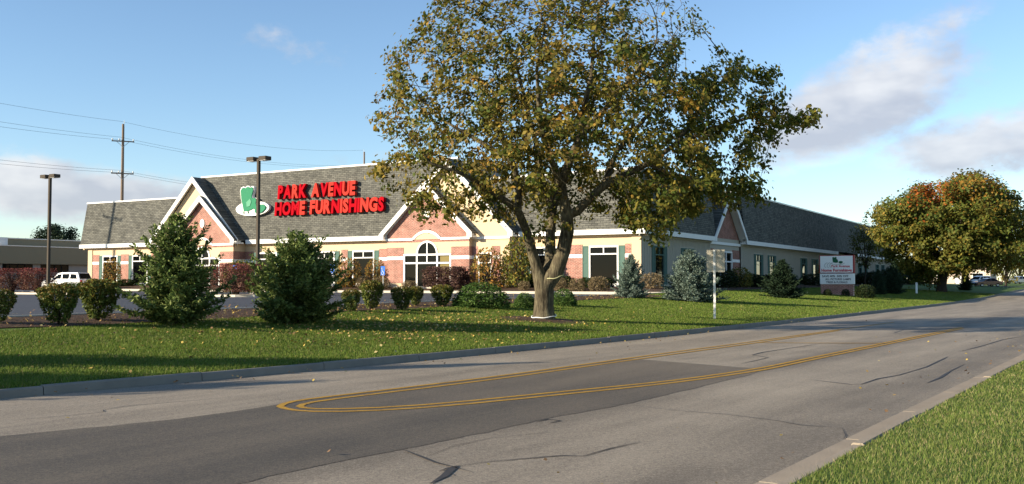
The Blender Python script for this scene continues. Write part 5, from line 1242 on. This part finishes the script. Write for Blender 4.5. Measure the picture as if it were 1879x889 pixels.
pbx = shrub_mesh('dome', 1500, .12, [(.03, .05, .012), (.05, .07, .016)], (.6, .4), 34, 3)
prd = shrub_mesh('hedge', 5200, .06, [(.10, .042, .033), (.155, .065, .048), (.17, .11, .07)], (.45, .35, .2), 35, 26, (.20, .05, .045), asp=.4)
ppu = shrub_mesh('hedge', 7000, .065, [(.06, .03, .03), (.095, .05, .04), (.13, .08, .05)], (.45, .35, .2), 36, 20, asp=.45)
ptan = shrub_mesh('dome', 1300, .12, [(.20, .15, .08), (.27, .20, .11), (.14, .11, .05)], (.4, .35, .25), 37, 10, asp=.25, up=-.2)
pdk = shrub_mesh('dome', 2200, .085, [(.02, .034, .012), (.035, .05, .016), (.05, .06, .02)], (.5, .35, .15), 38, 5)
por = shrub_mesh('dome', 1250, .075, [(.13, .12, .03), (.30, .17, .04), (.40, .19, .04), (.21, .17, .04)], (.3, .3, .2, .2), 39, 22, asp=.5, clump=.3)
pye = shrub_mesh('dome', 1500, .08, [(.09, .11, .02), (.16, .16, .03), (.24, .16, .03)], (.4, .35, .25), 40, 12, clump=1.0)
G1 = 'trimmed shrubs in the front bed'
place('leafy_shrub', pv1, -8, 594, 64, 64, 'round leafy shrub cut off by the left edge of the picture', group=G1)
place('leafy_shrub', pv1, 108, 597, 72, 76, 'vase shaped green shrub, left of the pair beside the pointed spruce', group=G1, rz=1)
place('leafy_shrub', pv2, 180, 589, 74, 76, 'vase shaped yellow green shrub, right of the pair beside the pointed spruce', group=G1, rz=2)
place('leafy_shrub', pv1, 645, 573, 36, 42, 'low dark shrub directly right of the broad spruce', group=G1, rz=3)
place('leafy_shrub', pv2, 681, 569, 44, 54, 'taller yellow green shrub in front of the orange tree', group=G1, rz=4)
place('leafy_shrub', pv1, 738, 570, 42, 44, 'dark rounded shrub left of the entrance arch', group=G1, rz=5)
place('leafy_shrub', pv2, 762, 562, 30, 36, 'lighter shrub touching the dark rounded one before the entrance', group=G1, rz=6)
place('leafy_shrub', pv2, 812, 563, 42, 40, 'small yellow green shrub right of the entrance arch', group=G1, rz=7.2)
G2 = 'spreading junipers in the front bed'
place('juniper', pj, 880, 566, 112, 48, 'largest bright green spreading juniper left of the maple trunk', group=G2, depth=.6)
place('juniper', pj, 962, 565, 44, 28, 'small juniper just left of the maple trunk', group=G2, rz=2)
place('juniper', pj, 1035, 562, 52, 32, 'small juniper just right of the maple trunk', group=G2, rz=3)
def onlot(px, py, z=.14): 
    P = at(px, py, 1.1); 
    for _ in range(4): P = at(px, py, float(lotz(uv(P[0], P[1])[0]))+z)
    return P
G3 = 'shrubs in the parking islands'
def isl(name, proto, u, v, w, h, label, cat='shrub', rz=0., dep=1., mat='leaf_shrub', group=G3):
    x, y = xy(u, v); P = np.array([x, y, float(lotz(u))+.1]); k = ppm(P); return place(name, proto, 0, 0, w*k, h*k, label, cat, group, rz, mat, dep, P)
isl('juniper', pj, 47.0, 65.8, 2.6, .85, 'low green juniper at the foot of the left lamp post')
isl('juniper', pj, 47.0, 63.0, 3.0, .9, 'low green juniper in the island in front of the white van', rz=1)
isl('red_shrub', prd, 47.5, 73.8, 2.3, 1.9, 'grey stemmed red shrub farthest left in the parking island', rz=.4)
isl('red_shrub', prd, 47.4, 70.6, 2.2, 1.9, 'bright red shrub beside the left lamp post', rz=1.2)
isl('red_shrub', prd, 47.2, 77.6, 2.2, 1.5, 'thin twiggy shrub at the left end of the parking island', rz=2.2)
isl('red_hedge', prd, 45.9, 47.5, 3.3, 2.0, 'reddish brown clipped hedge in the island below the first gable', 'hedge', BA, .8)
isl('yellow_shrub', pye, 52.0, 53.6, 2.4, 2.5, 'yellow orange shrub rising behind the reddish hedge', rz=1)
def fnd(name, proto, a, off, w, h, label, cat='shrub', rz=0., dep=1., mat='leaf_shrub', group='foundation planting along the front'):
    """stand a plant off metres in front of the store's front wall at position a"""
    x = 9.9+math.cos(BA)*a+math.sin(BA)*off; y = 75+math.sin(BA)*a-math.cos(BA)*off; P = np.array([x, y, ground_z(x, y)]); k = ppm(P)
    return place(name, proto, 0, 0, w*k, h*k, label, cat, group, rz, mat, dep, P)
fnd('purple_hedge', ppu, -15.6, 3.6, 3.7, 1.85, 'purple brown clipped hedge right of the entrance doors', 'hedge', BA, .55)
fnd('orange_tree', por, -26.6, 2.6, 2.4, 2.75, 'orange leaved small tree in front of the main window', 'tree', .3)
fnd('orange_tree', por, -24.2, 1.7, 1.9, 2.6, 'orange leaved small tree by the brick pier left of the entrance', 'tree', 1.3)
fnd('orange_tree', por, -12.0, 2.9, 2.9, 3.4, 'tallest orange leaved small tree at the right gable pier', 'tree', 2.3)
fnd('orange_tree', por, -58.8, 2.0, 2.0, 3.0, 'orange leaved small tree between the left wing windows', 'tree', 3.3)
fnd('green_tree', pye, -9.6, 2.2, 2.6, 4.2, 'slender green small tree just left of the maple trunk against the wall', 'tree', .8)
for i, (a, w, h, lb) in enumerate([(-62.6, 1.7, .75, 'low boxwood below the leftmost store window'), (-60.2, 2.0, .75, 'low boxwood between the two left wing windows'), (-57, 1.9, .75, 'low boxwood below the second left wing window'),
        (-39, 1.8, .8, 'low boxwood below the window right of the first gable'), (-31.4, 1.8, .8, 'low boxwood behind the broad spruce'), (-27.6, 1.7, .85, 'low boxwood at the foot of the orange tree by the main window'),
        (-9.0, 1.6, 1.05, 'clipped boxwood left of the maple trunk'), (-7.4, 1.4, 1.05, 'clipped boxwood half behind the maple trunk'), (-6.0, 1.9, .95, 'clipped boxwood just right of the maple trunk'), (-3.9, 1.6, .8, 'left of two clipped boxwoods below the corner window'), (-2.4, 1.5, .7, 'right of two clipped boxwoods below the corner window')]):
    fnd('boxwood', pbx, a, 1.6, w, h, lb, 'shrub', i*1.1, 1, 'leaf_shrub', 'boxwoods under the front windows')
for i, (a, off, w, h, lb) in enumerate([(-24.0, 3.6, 1.4, 1.2, 'brown faded perennial left of the entrance'), (-22.2, 3.6, 1.7, 1.05, 'brown faded perennial near the entrance step'), (-19.0, 3.9, 1.3, .8, 'brown faded perennial in front of the entrance doors'),
        (-8.0, 4.0, 1.0, .75, 'pale dry clump left of the maple trunk'), (-4.8, 4.2, 1.0, 1.05, 'dry tan clump right of the maple trunk'), (-3.2, 4.6, 1.3, 1.0, 'dry tan clump in the corner bed'), (-1.7, 4.2, 1.6, 1.1, 'larger pale tan clump beside the slim blue spruce'), (1.4, 1.5, 2.0, 1.2, 'tan clump between the two blue spruces')]):
    fnd('dry_perennial', ptan, a, off, w, h, lb, 'shrub', i*.9, 1, 'leaf_shrub', 'faded perennials along the front')
def sd_(name, proto, off, b, w, h, label, cat='shrub', rz=0., group='planting along the shaded side'):
    """off metres in front of the side wall, b metres along it"""
    x = 9.9+math.cos(BA)*off-math.sin(BA)*b; y = 75+math.sin(BA)*off+math.cos(BA)*b; P = np.array([x, y, ground_z(x, y)]); k = ppm(P)
    return place(name, proto, 0, 0, w*k, h*k, label, cat, group, rz, 'leaf_shrub', 1., P)
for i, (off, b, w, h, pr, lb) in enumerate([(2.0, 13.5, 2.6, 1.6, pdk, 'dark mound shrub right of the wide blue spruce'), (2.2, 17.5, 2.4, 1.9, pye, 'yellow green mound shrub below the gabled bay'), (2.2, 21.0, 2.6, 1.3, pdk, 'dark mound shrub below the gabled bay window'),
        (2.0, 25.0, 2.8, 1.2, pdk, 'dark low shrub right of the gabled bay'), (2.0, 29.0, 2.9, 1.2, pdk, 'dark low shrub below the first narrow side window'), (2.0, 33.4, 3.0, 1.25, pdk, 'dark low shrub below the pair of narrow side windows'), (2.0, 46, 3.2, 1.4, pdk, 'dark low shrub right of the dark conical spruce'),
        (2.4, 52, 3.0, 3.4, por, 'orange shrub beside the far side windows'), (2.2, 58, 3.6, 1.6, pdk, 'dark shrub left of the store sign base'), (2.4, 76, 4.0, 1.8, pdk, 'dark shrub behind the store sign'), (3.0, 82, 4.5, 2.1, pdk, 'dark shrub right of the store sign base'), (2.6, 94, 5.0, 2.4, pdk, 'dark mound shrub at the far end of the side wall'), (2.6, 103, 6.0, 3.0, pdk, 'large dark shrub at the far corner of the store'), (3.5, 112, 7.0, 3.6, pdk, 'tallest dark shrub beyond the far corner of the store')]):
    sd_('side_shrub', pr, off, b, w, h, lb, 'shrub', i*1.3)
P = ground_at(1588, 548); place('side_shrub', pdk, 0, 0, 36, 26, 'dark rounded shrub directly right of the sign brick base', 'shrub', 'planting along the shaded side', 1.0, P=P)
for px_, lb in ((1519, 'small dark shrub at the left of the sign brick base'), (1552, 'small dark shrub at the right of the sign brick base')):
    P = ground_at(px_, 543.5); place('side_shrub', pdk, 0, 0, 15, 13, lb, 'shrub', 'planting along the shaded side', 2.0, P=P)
# ---- other trees
def gpt(px, D, z=None):
    P = at_depth(px, 517, D); P[2] = ground_z(P[0], P[1]) if z is None else z; return P
round_tree('dark_tree', gpt(100, 175, 1.2), 11, (0, 0, 7.6, 4.2, 4.0, 3.6), [], DRK, (.4, .4, .2), 'dark round tree behind the brown office building', per=38, leaf=.40, n=420, seed=12, trunk_r=.3, spread=.42, step=.6)
round_tree('dark_tree', gpt(-12, 175, 1.2), 9, (0, 0, 6.0, 2.8, 2.6, 2.8), [], DRK, (.4, .4, .2), 'dark tree at the left picture edge behind the office building', per=14, leaf=.34, n=120, seed=13, trunk_r=.25, spread=.42, step=.6)
round_tree('thin_tree', gpt(48, 190, 1.2), 9.3, (0, 0, 7.4, 3.2, 3, 1.9), [], [(.16, .15, .07), (.10, .11, .05)], (.5, .5), 'pale thin tree top showing above the office building roof', per=6, leaf=.3, n=140, seed=14, trunk_r=.2, spread=.5, step=.6)
sb_ = np.array([9.9+math.cos(BA)*4.0-math.sin(BA)*66, 75+math.sin(BA)*4.0+math.cos(BA)*66, 0]); sb_[2] = ground_z(sb_[0], sb_[1])
round_tree('young_tree', sb_, 8.5, (0, 0, 5.6, 2.0, 2.0, 3.2), [], [(.06, .08, .018), (.10, .11, .02), (.17, .14, .03)], (.5, .3, .2), 'slim young tree rising behind the store sign', per=14, leaf=.26, n=260, seed=15, trunk_r=.12, spread=.3, step=.45)
for i, (px_, D, H, w, lb, pal) in enumerate([(1845, 185, 6.5, 4.6, 'yellow green tree behind the dark red car', AUT), (1902, 172, 11, 6.5, 'orange tree at the right picture edge', AUT), (1800, 235, 8, 6, 'dull green tree behind the far parked cars', GREENS), (1700, 230, 8, 6, 'green tree behind the autumn tree trunk', GREENS),
        (1745, 300, 11, 8, 'distant green tree left of the far house', GREENS), (1870, 290, 12, 9, 'distant green tree at the far right', GREENS), (1960, 260, 12, 9, 'distant tree beyond the right picture edge', AUT), (1640, 300, 10, 8, 'distant green tree behind the far end of the store', GREENS)]):
    round_tree('background_tree', gpt(px_, D, .8), H, (0, 0, H*.58, w*.5+.6, w*.5, H*.42), [], pal, (.4, .35, .2, .05)[:len(pal)] if len(pal) == 4 else (.4, .35, .25), lb, per=13, leaf=.45, n=190, seed=50+i, trunk_r=.25, spread=.5, step=.75, group='trees beyond the lawn', low=.12)

# ---- grass blades and fallen leaves
def frustum(X, Y, m=1.12): return (np.abs(X) < Y*IW/2/FPX*m+.3)
def grass(name, n, u0, u1, vlo, vhi, dref, hgt, label, seed, pal, wts, keepf=None, wid=.0065, fm=1.15):
    rng = np.random.default_rng(seed); U = rng.uniform(u0, u1, n); lo = vlo(U); hi = vhi(U); V_ = lo+(hi-lo)*rng.random(n); X, Y = xy(U, V_)
    d = np.hypot(X, Y); ok = frustum(X, Y, fm) & (Y > 4) & (rng.random(n) < np.clip((dref/d)**1.35, 0, 1))
    X, Y, U, V_, d = X[ok], Y[ok], U[ok], V_[ok], d[ok]; Z = hz(U, V_); m = len(X)
    cl = .6+.4*np.sin(X*1.7+np.sin(Y*2.1))*np.sin(Y*1.3+1)
    h = hgt*(.6+.8*rng.random(m))*(.8+.35*cl); t = rng.uniform(0, 6.283, m); w = wid*np.clip(d/dref, 1, 3.2)*(.7+.6*rng.random(m)); ln = h*rng.uniform(.15, .9, m); t2 = t+rng.normal(size=m)*.6+1.57
    B = np.stack([X, Y, Z-.01], 1); s = np.stack([np.cos(t), np.sin(t), 0*t], 1)*w[:, None]; tip = B+np.stack([np.cos(t2)*ln, np.sin(t2)*ln, h], 1)
    V = np.stack([B-s, B+s, tip], 1).reshape(-1, 3); c = pick(rng, m, pal, wts)*(.7+.5*rng.random(m))[:, None]*(.85+.3*cl)[:, None]
    o = obj(name, npmesh(name, V, np.arange(3*m).reshape(m, 3), np.repeat(c, 3, axis=0)), M['grass']); tag(o, label, 'grass', None, 'stuff'); return m
GP = [(.105, .155, .030), (.155, .195, .045), (.23, .23, .080), (.33, .27, .13)]
GL = [(.105, .165, .024), (.155, .205, .035), (.21, .215, .055), (.28, .23, .10)]
grass('grass', 2300000, 4, 60, lambda u: vn(u)-22, lambda u: vn(u)-.50, 10.5, .046, 'bright mown grass on the near verge beside the gutter', 61, GP, (.34, .38, .2, .08), wid=.0055, fm=1.4)
grass('grass', 1300000, 6, 130, lambda u: vk(u)+.15, lambda u: np.array([vb(x) for x in np.atleast_1d(u)]) if False else np.where(u < 58, 22.5, 24.8), 22.0, .055, 'green mown grass of the lawn round the maple', 62, GL, (.5, .36, .1, .04), wid=.010)
def litter(name, n, sampler, size, label, seed, pal, wts):
    rng = np.random.default_rng(seed); U, V_ = sampler(rng, n); X, Y = xy(U, V_); ok = frustum(X, Y, 1.2); U, V_, X, Y = U[ok], V_[ok], X[ok], Y[ok]; Z = hz(U, V_)+.055
    P = np.stack([X, Y, Z], 1); c = pick(rng, len(P), pal, wts); V, F, cc = leaves(P, np.full(len(P), size), c, rng, 1.2, .8)
    o = obj(name, npmesh(name, V, F, cc), M['litter']); tag(o, label, 'leaves', None, 'stuff')
LT = [(.42, .30, .07), (.30, .20, .07), (.20, .12, .06), (.46, .37, .16)]
tu, tv = uv(TB[0], TB[1])
def under(rng, n):
    U = np.concatenate([tu-7+rng.normal(size=n)*4.6, rng.uniform(5, 60, n//9)]); V_ = np.concatenate([tv+1.6+rng.normal(size=n)*2.4, rng.uniform(14.5, 24.5, n//9)]); k = (V_ > vk(U)+.3) & (V_ < 24.6); return U[k], V_[k]
litter('fallen_leaves', 2000, under, .08, 'yellow fallen leaves scattered over the lawn and bed under the maple', 71, LT, (.4, .3, .15, .15))
def onbed(rng, n):
    U = rng.uniform(2, 58, n); V_ = rng.uniform(22.4, 24.9, n); return U, V_
litter('fallen_leaves', 1800, onbed, .075, 'brown and gold leaves lying on the mulch bed', 72, LT, (.25, .3, .35, .1))
def onlotf(rng, n):
    U = rng.uniform(2, 58, n); V_ = 25.2+np.abs(rng.normal(size=n))*5; return U, V_
litter('fallen_leaves', 420, onlotf, .10, 'dry leaves blown across the near edge of the parking lot', 73, LT, (.2, .3, .4, .1))

def onroad(rng, n):
    U = rng.uniform(6, 50, n); t = np.where(rng.random(n) < .5, rng.beta(.6, 6, n), 1-rng.beta(.5, 7, n)); V_ = vn(U)+.1+(vk(U)-vn(U)-.2)*t; return U, V_
litter('fallen_leaves', 260, onroad, .06, 'few dry leaves and specks lying on the road along the kerbs', 74, LT, (.2, .3, .4, .1))
